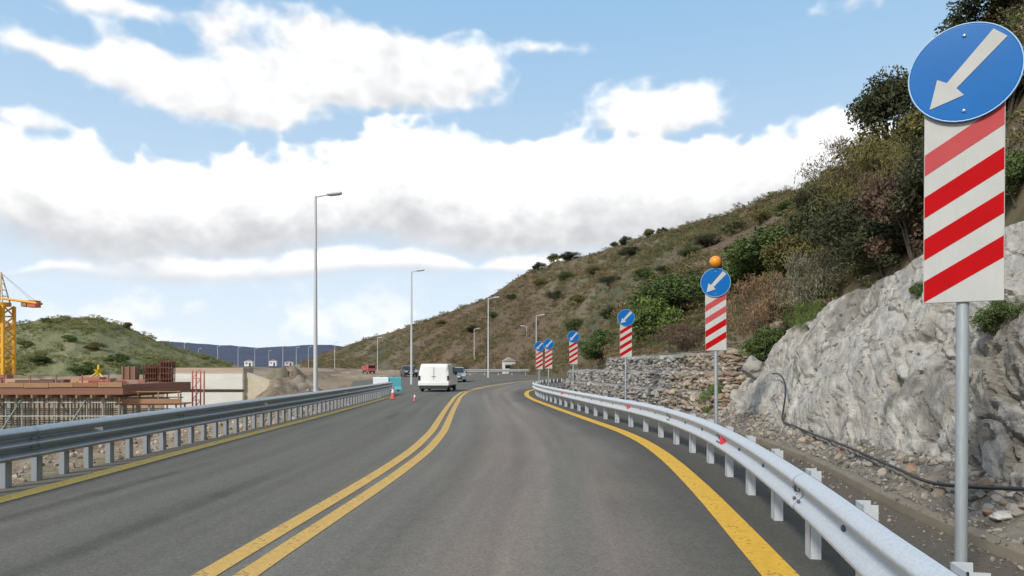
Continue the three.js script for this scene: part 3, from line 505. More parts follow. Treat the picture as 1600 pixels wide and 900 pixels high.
// ---------------------------------------------------------------- gabion wall
{
  const wallX = curveX([[18, 5.85], [19.7, 5.8], [25, 5.5], [32, 4.6], [40, 3.65], [46, 3.45], [52, 4.6], [59, 7.6], [66, 12]]);
  const t = thing('gabion_wall', 'stepped gabion wall of wire baskets filled with broken stone behind the signs', 'wall');
  const tiers = [[0.0, 0.72, 19.4, 58, 0], [0.72, 1.36, 19.8, 56, 0.34], [1.36, 1.98, 20.3, 35.5, 0.7]];
  const R = rng(303), matCore = M(0.34, 0.30, 0.25, 0.97, { map: earthGrain }), matWire = M(0.33, 0.34, 0.34, 0.5, { metalness: 0.5 });
  const rest = []; let nearCount = 0;
  tiers.forEach(([y0, y1, d0, d1, back], k) => {
    const xf = (d) => wallX(d) + back, tier = new THREE.Group(); tier.name = 'tier'; t.add(tier);
    const ds = []; for (let d = d0; d <= d1 + 0.01; d += 0.5) ds.push(d);
    const prof = [[0.06, y0], [0.06, y1 - 0.06], [1.2, y1 - 0.06], [1.2, y0]];
    part(tier, 'core', gridMesh(3, ds.length - 1, (u, v, i, j) => { const d = ds[j]; return [xf(d) + prof[i][0], prof[i][1], -d, prof[i][1], d]; }), matCore);
    part(tier, 'core_end', box(1.12, y1 - y0 - 0.08, 0.3, xf(d0) + 0.63, (y0 + y1) / 2 - 0.03, -d0 - 0.12), matCore);
    const put = (x, y, d, s, q) => {
      const m = [x, y, -d, s * (1.0 + R() * 1.0), s * (0.5 + R() * 0.5), s * (1.0 + R() * 0.7), (R() - 0.5) * 0.6, R() * 6, (R() - 0.5) * 0.6];
      if (q && nearCount < 290) { nearCount++; const e = part(tier, 'stone', stones[nearCount % 6], matStone[Math.floor(R() * 4)]); e.position.set(m[0], m[1], m[2]); e.scale.set(m[3], m[4], m[5]); e.rotation.set(m[6], m[7], m[8]); }
      else { const w = 0.22 + R() * 0.22, z = R() * 0.14; rest.push(d > 25 ? [...m, [w, w * 0.955, w * 0.90]] : [...m, [w * (1 + z), w * 0.91, w * (0.80 - z)]]); }
    };
    const sag = (d) => 0.10 * N(d * 0.7, k * 3) - 0.03, belly = (d, y) => 0.14 * N(d * 0.5, y * 1.2, k * 5);
    for (let d = d0; d < d1; d += 0.19) for (let y = y0 + 0.07; y < y1 - 0.03; y += 0.115) put(xf(d) + 0.05 - Math.abs(belly(d, y)) + 0.09 * (R() - 0.5), y + sag(d) * (y - y0) / (y1 - y0) + 0.05 * (R() - 0.5), d + 0.14 * (R() - 0.5), 0.12 + 0.16 * R(), d < 22.6 && y < y1);
    for (let d = d0; d < d1; d += 0.2) for (let x = 0.18; x < 1.1; x += 0.2) put(xf(d) + x + 0.08 * (R() - 0.5), y1 - 0.06 + sag(d), d + 0.1 * (R() - 0.5), 0.14 + 0.1 * R(), false);
    for (let x = 0.05; x < 1.15; x += 0.17) for (let y = y0 + 0.07; y < y1 - 0.03; y += 0.12) put(xf(d0) + x, y + 0.03 * (R() - 0.5), d0 - 0.02 + 0.05 * R(), 0.15 + 0.1 * R(), true);
    const wires = [];
    for (let d = d0; d <= d1; d += 2) { const a = xf(d) - 0.05, e = Math.min(d + 2, d1), b = xf(e) - 0.05; wires.push(bar([a, y0, -d], [a, y1 + 0.02, -d], 0.007, 4), bar([a, y1 + 0.02, -d], [b, y1 + 0.02, -e], 0.007, 4), bar([a, y0 + 0.05, -d], [b, y0 + 0.05, -e], 0.007, 4));
      for (let i = 1; i < 14; i++) { const f = i / 14, x = mix(a, b, f) - 0.03, z = -mix(d, e, f); wires.push(bar([x, y0, z], [x, y1, z], 0.003, 3)); }
      for (let i = 1; i < 5; i++) { const y = mix(y0, y1, i / 5); wires.push(bar([a - 0.03, y, -d], [b - 0.03, y, -e], 0.003, 3)); } }
    part(tier, 'wire_mesh', mergeGeometries(wires), matWire).userData.kind = 'stuff';
  });
  stones.forEach((g, k) => { const mine = rest.filter((_, i) => i % 6 === k), im = new THREE.InstancedMesh(g, M(1, 1, 1, 0.95, { map: rockGrain }), mine.length); im.name = 'stone_fill'; im.userData.kind = 'stuff'; im.castShadow = im.receiveShadow = true;
    mine.forEach((p, i) => { dummy.position.set(p[0], p[1], p[2]); dummy.scale.set(p[3], p[4], p[5]); dummy.rotation.set(p[6], p[7], p[8]); dummy.updateMatrix(); im.setMatrixAt(i, dummy.matrix); im.setColorAt(i, tint.setRGB(...p[9])); }); t.add(im); });
}

// ---------------------------------------------------------------- black hose along the rock
{
  const pts = [[1208, 585], [1218, 586], [1226, 595], [1229, 615], [1226, 640], [1224, 656], [1245, 668], [1275, 681], [1300, 690], [1340, 706], [1375, 722], [1410, 737], [1440, 751], [1468, 759], [1500, 762], [1550, 765], [1600, 767], [1680, 772]].map(([x, y], i) => { const p = onCut(x, y, 0.10); return new THREE.Vector3(p[0] - 0.03, p[1] + 0.02, p[2] + 0.02); });
  const h = part(scene, 'hose', new THREE.TubeGeometry(new THREE.CatmullRomCurve3(pts), 160, 0.018, 10), M(0.022, 0.022, 0.024, 0.45));
  h.userData = { label: 'black plastic hose lying along the foot of the rock face', category: 'hose' };
}

// ---------------------------------------------------------------- foliage
function leafCloud(seed, n, spec) {        // small leaf faces spread through clumps; vertex colours vary by leaf
  const R = rng(seed), pos = [], col = [], idx = [], clumps = [];
  const nc = spec.clumps ?? 16;
  for (let i = 0; i < nc; i++) { const a = R() * 6.283, q = Math.sqrt(R()), y = 0.16 + 0.72 * R(), w = (spec.flare ?? 0.9) * Math.sin(Math.PI * clamp(0.12 + y * 0.85)); clumps.push([Math.cos(a) * q * w * 0.62, y, Math.sin(a) * q * w * 0.62, 0.14 + 0.15 * R(), 0.8 + 0.4 * R()]); }
  const v = new THREE.Vector3(), ax = new THREE.Vector3(), bx = new THREE.Vector3();
  for (let i = 0; i < n; i++) {
    const c = clumps[Math.floor(R() * nc)]; v.set(R() - 0.5, R() - 0.5, R() - 0.5).normalize().multiplyScalar(c[3] * Math.pow(R(), 0.45)); v.y *= 0.85; v.x += c[0]; v.y += c[1]; v.z += c[2];
    if (v.y < 0.01) v.y = 0.01 + 0.05 * R();
    const L = spec.leaf * (0.6 + 0.8 * R()), Wd = L * (spec.thin ?? 0.45);
    ax.set(R() - 0.5, (R() - 0.3) * (spec.up ?? 1), R() - 0.5).normalize(); bx.set(R() - 0.5, R() - 0.5, R() - 0.5).cross(ax).normalize();
    const k = pos.length / 3, A = ax.clone().multiplyScalar(L), B = bx.clone().multiplyScalar(Wd);
    for (const [s, t] of [[-0.5, 0], [0, -0.5], [0.5, 0], [0, 0.5]]) pos.push(v.x + A.x * s + B.x * t, v.y + A.y * s + B.y * t, v.z + A.z * s + B.z * t);
    idx.push(k, k + 1, k + 2, k, k + 2, k + 3);
    const s = c[4] * (0.7 + 0.6 * R()), h = R(); for (let m = 0; m < 4; m++) col.push(s * (1 + 0.18 * h), s, s * (1 - 0.2 * h));
  }
  const g = new THREE.BufferGeometry(); g.setAttribute('position', new THREE.Float32BufferAttribute(pos, 3)); g.setAttribute('color', new THREE.Float32BufferAttribute(col, 3)); g.setIndex(idx); g.computeVertexNormals(); return g;
}
function stemSet(seed, n, h = 0.75) { const R = rng(seed), g = []; for (let i = 0; i < n; i++) { const a = R() * 6.283, r = 0.1 + 0.25 * R(); g.push(bar([0.03 * Math.cos(a), -0.06, 0.03 * Math.sin(a)], [Math.cos(a) * r * 0.5, h * 0.45, Math.sin(a) * r * 0.5], 0.016, 5), bar([Math.cos(a) * r * 0.5, h * 0.45, Math.sin(a) * r * 0.5], [Math.cos(a) * r, h * (0.7 + 0.3 * R()), Math.sin(a) * r], 0.009, 4)); } return mergeGeometries(g); }
const leafMat = (r, g, b) => M(r, g, b, 0.9, { vertexColors: true });
const matLeaf = { dark: leafMat(0.048, 0.058, 0.024), olive: leafMat(0.125, 0.122, 0.042), green: leafMat(0.075, 0.118, 0.034), bright: leafMat(0.11, 0.17, 0.042), brown: leafMat(0.19, 0.125, 0.075), grey: leafMat(0.16, 0.16, 0.115), maroon: leafMat(0.10, 0.070, 0.048) }, matStem = M(0.10, 0.075, 0.055, 0.95);
const bigA = leafCloud(11, 11000, { leaf: 0.055, clumps: 34 }), bigB = leafCloud(12, 11000, { leaf: 0.052, clumps: 38, flare: 1.05 }), bigC = leafCloud(13, 7000, { leaf: 0.065, thin: 0.14, up: 2.2, clumps: 28 }), stemG = stemSet(5, 7), bushShapes = { a: bigA, b: bigB, c: bigC };
function bush(name, label, px, py, wpx, hpx, shape, kind, opts = {}) {
  const p = opts.at ?? onHill(px, py, 5), d = -p[2], w = wpx * d / FOC, h = hpx * d / FOC;
  const t = thing(name, label, opts.category ?? 'bush', [p[0], p[1] - 0.05 * h, p[2]], (px * 0.37) % 6.28, opts.group);
  const c = part(t, 'crown', bushShapes[shape], matLeaf[kind]), s = part(t, 'stem', stemG, matStem); c.scale.set(w * 0.92, h * 1.02, w * 0.92); s.scale.set(w * 0.9, h, w * 0.9); return t;
}
bush('tree', 'round dark evergreen tree on the skyline left of the nearest blue disc', 1392, 205, 112, 112, 'a', 'dark', { category: 'tree' });
bush('bush', 'dark bush cut by the top right picture corner', 1585, 60, 150, 120, 'b', 'dark');
bush('bush', 'dark bush behind the right edge of the nearest blue disc', 1570, 200, 150, 130, 'a', 'olive');
bush('bush', 'olive bush on the skyline below the round dark tree', 1410, 290, 130, 110, 'b', 'olive');
bush('bush', 'large brown green bush on the steep slope left of the nearest striped panel', 1365, 345, 170, 130, 'c', 'olive');
bush('bush', 'dark bush right above the rock crest beside the nearest striped panel', 1430, 400, 150, 140, 'a', 'maroon');
bush('bush', 'dark dense bush left above the rock crest', 1345, 425, 140, 120, 'b', 'dark');
bush('bush', 'dark bush behind the lower half of the nearest striped panel', 1500, 350, 150, 140, 'b', 'dark');
bush('bush', 'dark bush behind the upper half of the nearest striped panel', 1480, 260, 130, 120, 'a', 'olive');
bush('bush', 'green bush right of the nearest striped panel on the rock crest', 1590, 325, 90, 80, 'a', 'green');
bush('bush', 'grey green twiggy bush at the left end of the rock crest', 1285, 510, 130, 105, 'c', 'grey');
bush('bush', 'dry brown bush right behind the lamp bearing sign', 1190, 535, 130, 115, 'c', 'brown');
bush('bush', 'olive bush between the dry brown bush and the dark slope', 1245, 455, 110, 90, 'a', 'olive');
bush('bush', 'bright green bush up the slope right of the amber lamp', 1215, 425, 130, 70, 'b', 'green');
bush('bush', 'green bush directly right of the lamp bearing disc', 1165, 465, 80, 70, 'a', 'bright');
bush('bush', 'wide green bush between the third and the lamp bearing sign', 1060, 500, 120, 75, 'b', 'green');
bush('bush', 'green bush directly right of the third blue disc', 1018, 535, 80, 70, 'a', 'bright');
bush('bush', 'dark green bush left of the lamp bearing panel', 1078, 480, 80, 50, 'a', 'dark');
bush('bush', 'green bush above the left end of the top gabion tier', 945, 562, 70, 48, 'b', 'green');
bush('bush', 'low reddish bush above the right end of the gabion wall', 1075, 548, 110, 45, 'c', 'maroon');
bush('bush', 'leafy green bush between gabion wall and grey boulder', 1150, 590, 60, 55, 'b', 'bright', { at: [6.9, 0.5, -21.5] });
bush('bush', 'low green bush over the grey boulder', 1205, 565, 80, 60, 'a', 'green', { at: [7.15, 1.5, -19.2] });
bush('bush', 'small green tuft at the left shoulder of the rock crest', 1285, 550, 60, 50, 'c', 'bright', { at: [7.1, 2.35, -16.5] });
bush('bush', 'low green plant at the gutter behind the pole of the lamp bearing sign', 1145, 640, 50, 50, 'a', 'bright', { at: [6.0, 0.05, -20.2] });
bush('bush', 'small leafy plant rooted on the rock right of the nearest pole', 1570, 515, 70, 55, 'b', 'green', { at: onCut(1572, 520, 0.05) });
bush('bush', 'tiny plant in a rock crevice left of the nearest striped panel', 1445, 465, 40, 30, 'a', 'green', { at: onCut(1440, 470, 0.05) });
bush('bush', 'brown twiggy bush on the steep slope below the olive skyline bush', 1330, 310, 120, 100, 'c', 'maroon');
bush('bush', 'dark brown bush in the middle of the bush mass left of the nearest striped panel', 1395, 365, 130, 110, 'c', 'maroon');
bush('bush', 'dark bush low on the steep slope, touching the rock crest left of the nearest panel', 1385, 435, 120, 80, 'a', 'dark');
bush('bush', 'dark bush up slope of the grey twiggy bush', 1300, 385, 110, 85, 'b', 'dark');
bush('bush', 'olive brown bush between the round dark tree and the nearest striped panel', 1445, 305, 120, 100, 'c', 'olive');
{ // single bushes on the ridge line and dark ones dotted on the slope
  const spots = [[843, 412, 20, 14], [866, 410, 20, 13], [892, 406, 28, 13], [960, 388, 12, 9], [978, 383, 18, 14], [1014, 372, 18, 14], [1034, 367, 16, 12], [884, 440, 28, 16], [868, 470, 30, 16], [846, 448, 24, 12], [955, 450, 34, 20], [1008, 440, 36, 22], [1040, 430, 30, 16], [905, 478, 30, 18], [985, 402, 36, 16], [1080, 405, 36, 20], [1150, 365, 34, 18], [1190, 350, 34, 20], [1110, 385, 40, 20], [1230, 340, 40, 26], [1270, 325, 46, 30], [930, 430, 30, 14], [960, 500, 36, 22], [900, 520, 34, 22], [1240, 380, 50, 34], [1165, 400, 44, 26], [800, 470, 18, 10], [770, 500, 20, 12], [740, 520, 20, 12], [690, 510, 16, 9], [72, 505, 16, 9], [200, 508, 14, 10], [135, 585, 40, 20], [64, 572, 30, 15], [150, 548, 26, 13], [108, 535, 22, 11], [185, 570, 30, 18], [40, 545, 24, 12], [210, 590, 34, 18]];
  spots.forEach(([x, y, w, h], i) => bush('scrub_bush', x < 400 ? 'small bush dotted on the green hill at the left' : i < 7 ? 'small bush standing on the skyline of the brown hill' : 'small dark bush dotted on the brown hillside below the skyline', x, y, w, h, i % 2 ? 'a' : 'b', x < 400 ? ['green', 'olive', 'bright'][i % 3] : ['dark', 'olive', 'dark', 'green'][i % 4], { group: x < 400 ? 'bushes on the left hill' : i < 7 ? 'bushes on the hill skyline' : 'bushes on the right hillside' }));
}
{ // low scrub that covers the hills: nobody could count it
  const tuftA = leafCloud(31, 320, { leaf: 0.10, clumps: 7, flare: 1 }), tuftB = leafCloud(32, 300, { leaf: 0.17, thin: 0.14, up: 2.6, clumps: 7, flare: 1 }), tuftC = leafCloud(33, 340, { leaf: 0.09, clumps: 9, flare: 1.1 });
  const R = rng(404), list = [], cols = [[0.075, 0.082, 0.036], [0.135, 0.120, 0.055], [0.175, 0.135, 0.078], [0.092, 0.108, 0.042], [0.215, 0.175, 0.10], [0.15, 0.105, 0.068]];
  for (let i = 0; i < 90000 && list.length < 22000; i++) {
    const px = i % 5 ? 470 + R() * 1180 : -60 + R() * 420, F = footD(px), Rd = ridgeD(px), d = F + 0.4 + (Rd - F) * Math.pow(R(), 1.25), x = (px - 800) / FOC * d;
    const n = fbm(x * 0.09, d * 0.06, 2.5, 3), m = fbm(x * 0.3, d * 0.2, 5, 2); if (R() > smooth(-0.35, 0.3, n + 0.5 * m)) continue;
    const s = (0.32 + 0.75 * Math.pow(R(), 3)) * (d < 40 ? 0.75 : 1) * (0.85 + 0.003 * d), left = px < 400;
    let c = cols[Math.floor(clamp(R() * 0.55 + 0.45 * (0.5 + 1.6 * m)) * 5.99)]; if (left) c = [[0.16, 0.18, 0.062], [0.12, 0.145, 0.052], [0.21, 0.205, 0.085]][Math.floor(R() * 3)]; else if (px > 1000 && R() < 0.4) c = cols[R() < 0.7 ? 3 : 0];
    const k = 0.85 + 0.35 * R(); list.push([x, hillY(px, d) - 0.05 * s, -d, s * (1 + R() * 0.6), s * (0.6 + 0.5 * R()), s * (1 + R() * 0.6), 0, R() * 6.28, 0, c.map((q) => q * k)]);
  }
  const sc = scatter('hillside_scrub', [tuftA, tuftB, tuftC], leafMat(1, 1, 1), list); sc.userData.label = 'low dry scrub and grass covering the hillsides'; sc.userData.category = 'scrub';
}

// ---------------------------------------------------------------- street lamps
const matLampPole = M(0.55, 0.545, 0.535, 0.5, { metalness: 0.1 }), matLampHead = M(0.62, 0.62, 0.62, 0.5);
function streetLamp(label, px, topRow, d, arm, group) {
  const x = (px - 800) / FOC * d, yTop = EYE + (HOR - topRow) / FOC * d, y0 = hillY(px, Math.min(d, footD(px) - 0.01)) - 0.15, h = yTop - y0;
  const t = thing('street_lamp', label, 'street lamp', [x, y0, -d], 0, group);
  part(t, 'pole', moved(new THREE.CylinderGeometry(0.06, 0.11, h, 14), 0, h / 2, 0), matLampPole);
  part(t, 'base_plate', box(0.4, 0.06, 0.4, 0, 0.17, 0), matLampPole);
  part(t, 'arm', bar([0, h - 0.06, 0], [arm * 0.75, h + 0.08, 0], 0.04, 8), matLampPole);
  const head = part(t, 'lamp_head', moved(new RoundedBoxGeometry(0.75, 0.13, 0.32, 2, 0.05), arm * 0.95, h + 0.11, 0, 0, 0, arm > 0 ? 0.1 : -0.1), matLampHead);
  part(head, 'lens', moved(box(0.5, 0.03, 0.24), arm * 0.95, h + 0.04, 0, 0, 0, arm > 0 ? 0.1 : -0.1), M(0.3, 0.3, 0.3, 0.2)); return t;
}
streetLamp('tallest street lamp, standing behind the left guardrail', 493, 306, 35, 1);
streetLamp('street lamp directly left above the white van', 643, 424, 61, 0.8);
streetLamp('street lamp right of the white van with its head to the right', 763, 466, 84, 1);
streetLamp('street lamp left of the two farthest arrow signs, the taller of a pair', 838, 493, 108, 1);
streetLamp('street lamp left of the two farthest arrow signs, the shorter of a pair', 823, 510, 128, -0.9);
streetLamp('thin street lamp between van and the lamp beside it, far on the slope', 741, 514, 145, 0.8);
streetLamp('thin street lamp above the turquoise barrier', 590, 528, 170, 0.8);
for (const [px, row, d] of [[288, 536, 190], [340, 541, 230], [372, 543, 260], [398, 545, 270], [442, 541, 230], [463, 543, 250], [482, 542, 260], [523, 535, 210], [310, 545, 260], [420, 548, 300]]) streetLamp('distant thin lamp post in front of the dark far hills', px, row, d, 0.8, 'distant lamp posts before the far hills');

// ---------------------------------------------------------------- vehicles
const matTyre = M(0.018, 0.018, 0.019, 0.85), matRim = M(0.45, 0.46, 0.47, 0.35, { metalness: 0.6 }), matGlass = M(0.02, 0.024, 0.028, 0.08), matTail = M(0.10, 0.016, 0.018, 0.25), matPlate = M(0.75, 0.75, 0.72, 0.5), matTrim = M(0.035, 0.035, 0.037, 0.7), matHead = M(0.75, 0.78, 0.8, 0.12, { metalness: 0.4 });
function body(profile, width, material, t, name = 'body', bevel = 0.07, lean = 0.06) {      // side profile in (length, height), extruded across; front towards -z
  const s = new THREE.Shape(); profile.forEach(([z, y], i) => (i ? s.lineTo(z, y) : s.moveTo(z, y)));
  const g = new THREE.ExtrudeGeometry(s, { depth: width - 2 * bevel, bevelEnabled: true, bevelThickness: bevel, bevelSize: bevel * 0.7, bevelOffset: -bevel * 0.7, bevelSegments: 3 }); g.translate(0, 0, -(width - 2 * bevel) / 2); g.rotateY(Math.PI / 2);
  const p = g.attributes.position; for (let i = 0; i < p.count; i++) p.setX(i, p.getX(i) * (1 - lean * smooth(0.8, 1.8, p.getY(i)))); g.computeVertexNormals();   // sides lean in towards the roof
  return part(t, name, g, material);
}
function wheels(t, zs, half, r) {
  const tyre = new THREE.TorusGeometry(r - 0.075, 0.08, 8, 22), rim = new THREE.CylinderGeometry(r * 0.6, r * 0.6, 0.14, 18); tyre.rotateY(Math.PI / 2); tyre.scale(1.25, 1, 1); rim.rotateZ(Math.PI / 2);
  for (const z of zs) for (const s of [-1, 1]) { const w = new THREE.Group(); w.name = 'wheel'; w.position.set(s * (half - 0.1), r, z); t.add(w); part(w, 'tyre', tyre, matTyre); part(w, 'rim', rim, matRim); }
}
{ // small white panel van seen from behind
  const paint = new THREE.MeshPhysicalMaterial({ roughness: 0.35, clearcoat: 0.6, clearcoatRoughness: 0.15, side: THREE.DoubleSide }); paint.color.setRGB(0.80, 0.79, 0.75);
  const d = 43, t = thing('white_van', 'white panel van seen from behind in the left lane', 'van', [-4.85, 0, -d], -0.05);
  // profile coordinates: (-z) forward is negative length after the turn, so rear is at positive z
  body([[-0.05, 0.40], [-0.02, 0.75], [-0.08, 1.2], [-0.2, 1.66], [-0.34, 1.74], [-2.4, 1.75], [-2.75, 1.67], [-3.35, 1.1], [-3.95, 0.96], [-4.12, 0.75], [-4.14, 0.40], [-3.8, 0.36], [-0.3, 0.36]].map(([z, y]) => [-z, y]), 1.94, paint, t, 'body', 0.11, 0.13);
  const bmp = part(t, 'rear_bumper', rbox(1.92, 0.24, 0.16, 0.05, 0, 0.50, 0.03), paint); part(bmp, 'bumper_underside', rbox(1.80, 0.19, 0.12, 0.02, 0, 0.285, -0.01), matTrim);
  for (const s of [-1, 1]) {
    const door = part(t, 'rear_door', rbox(0.80, 0.90, 0.03, 0.012, s * 0.405, 1.12, -0.055), paint); door.rotation.x = -0.075; door.position.z = 0.075; door.position.y = 0.0;
    part(door, 'door_handle', rbox(0.12, 0.03, 0.03, 0.01, s * 0.08, 0.95, -0.03), matTrim);
    const l = part(t, 'tail_light', rbox(0.13, 0.30, 0.10, 0.03, s * 0.90, 0.86, -0.02), matTail); l.rotation.x = -0.0;
    const m = part(t, 'wing_mirror', rbox(0.2, 0.22, 0.12, 0.05, s * 1.02, 1.15, -2.75), matTrim);
    part(t, 'side_window', box(0.02, 0.40, 0.85, s * 0.915, 1.34, -2.55), matGlass);
  }
  part(t, 'number_plate', rbox(0.5, 0.12, 0.02, 0.005, 0, 0.66, 0.025), matPlate); part(t, 'door_seam', box(0.012, 0.9, 0.02, 0, 1.12, -0.02), matTrim).rotation.x = -0.0;
  part(t, 'windscreen', moved(box(1.5, 0.75, 0.02), 0, 1.40, -3.1, 0, 0.76, 0), matGlass); part(t, 'underbody', box(1.55, 0.2, 3.9, 0, 0.28, -2.05), matTrim);
  wheels(t, [-0.75, -3.35], 0.93, 0.31);
}
function oncomingCar(label, x, d, turn, paintRGB) {
  const paint = new THREE.MeshPhysicalMaterial({ roughness: 0.35, clearcoat: 0.7, clearcoatRoughness: 0.12, side: THREE.DoubleSide }); paint.color.setRGB(...paintRGB);
  const t = thing('oncoming_car', label, 'car', [x, rise(d), -d], turn);
  // front towards +z (the camera)
  body([[0, 0.28], [0.03, 0.55], [-0.12, 0.78], [-1.0, 0.93], [-1.25, 0.95], [-3.7, 0.97], [-3.95, 0.9], [-4.0, 0.35], [-3.8, 0.25], [-0.2, 0.25]].map(([z, y]) => [-z, y]), 1.74, paint, t);
  body([[-0.98, 0.9], [-1.75, 1.40], [-2.1, 1.46], [-3.2, 1.44], [-3.75, 0.94]].map(([z, y]) => [-z, y]), 1.5, paint, t, 'cabin', 0.1);
  part(t, 'windscreen', moved(box(1.3, 0.78, 0.02), 0, 1.17, -1.34, 0, -1.0, 0), matGlass);
  for (const s of [-1, 1]) { part(t, 'headlight', rbox(0.36, 0.16, 0.12, 0.04, s * 0.62, 0.68, -0.02), matHead); part(t, 'side_window', box(0.02, 0.36, 1.5, s * 0.755, 1.16, -2.35), matGlass); part(t, 'wing_mirror', rbox(0.18, 0.13, 0.1, 0.04, s * 0.94, 0.98, -1.2), matTrim); }
  part(t, 'grille', rbox(0.9, 0.2, 0.05, 0.02, 0, 0.45, 0.02), matTrim); part(t, 'number_plate', rbox(0.5, 0.11, 0.02, 0.005, 0, 0.52, 0.055), matPlate);
  wheels(t, [-0.7, -3.2], 0.86, 0.3); return t;
}
oncomingCar('blue grey car facing the camera right of the white van', -5.2, 66, 0.12, [0.16, 0.19, 0.21]);
oncomingCar('dark far car half hidden left of the white van', -12.75, 88, 0.3, [0.012, 0.013, 0.022]);

// ---------------------------------------------------------------- cones and plastic barriers
{
  const prof = [[0.0, 0.72], [0.03, 0.72], [0.15, 0.05], [0.15, 0.0], [0, 0]].map(([r, y]) => new THREE.Vector2(r, y)), g = new THREE.LatheGeometry(prof, 20), red = M(0.50, 0.13, 0.10, 0.7), white = M(0.7, 0.7, 0.68, 0.6);
  const cone = (label, px, py, s) => { const d = 1520 / (py - HOR), t = thing('traffic_cone', label, 'cone', [(px - 800) / FOC * d, 0.006, -d], 0.3, 'cones on the left lane'); part(t, 'base', rbox(0.4, 0.035, 0.4, 0.01, 0, 0.0175, 0), red); part(t, 'cone_body', g, red); part(t, 'white_band', new THREE.LatheGeometry([[0.062, 0.55], [0.098, 0.36], [0.096, 0.36], [0.06, 0.55]].map(([r, y]) => new THREE.Vector2(r, y)), 20), white); t.scale.setScalar(s); };
  cone('red traffic cone at the end of the left guardrail', 614, 624, 0.85); cone('smaller red traffic cone in the left lane before the van', 648, 627, 0.5);
  const barrier = (label, x, d, turn, rgb) => {
    const t = thing('plastic_barrier', label, 'barrier', [x, 0.003, -d], turn, 'plastic barriers at the end of the left guardrail'), m = M(...rgb, 0.5), s = new THREE.Shape();
    [[-0.24, 0], [-0.24, 0.12], [-0.13, 0.3], [-0.09, 0.85], [-0.06, 0.9], [0.06, 0.9], [0.09, 0.85], [0.13, 0.3], [0.24, 0.12], [0.24, 0]].forEach(([x2, y], i) => (i ? s.lineTo(x2, y) : s.moveTo(x2, y)));
    const g = new THREE.ExtrudeGeometry(s, { depth: 0.9, bevelEnabled: true, bevelSize: 0.02, bevelThickness: 0.03, bevelOffset: -0.02, bevelSegments: 2 }); g.translate(0, 0, -0.45); g.rotateY(Math.PI / 2); part(t, 'shell', g, m);
    part(t, 'filler_cap', moved(new THREE.CylinderGeometry(0.06, 0.06, 0.05, 14), 0, 0.92, 0), M(0.1, 0.1, 0.1, 0.6)); for (const q of [-0.22, 0.22]) part(t, 'fork_slot', box(0.14, 0.08, 0.52, q, 0.06, 0), matTrim);
  };
  barrier('white plastic road barrier at the end of the left guardrail', -8.3, 44, 0.1, [0.68, 0.72, 0.74]); barrier('turquoise plastic road barrier beside the white one', -7.55, 44.3, 0.5, [0.10, 0.42, 0.46]);
}

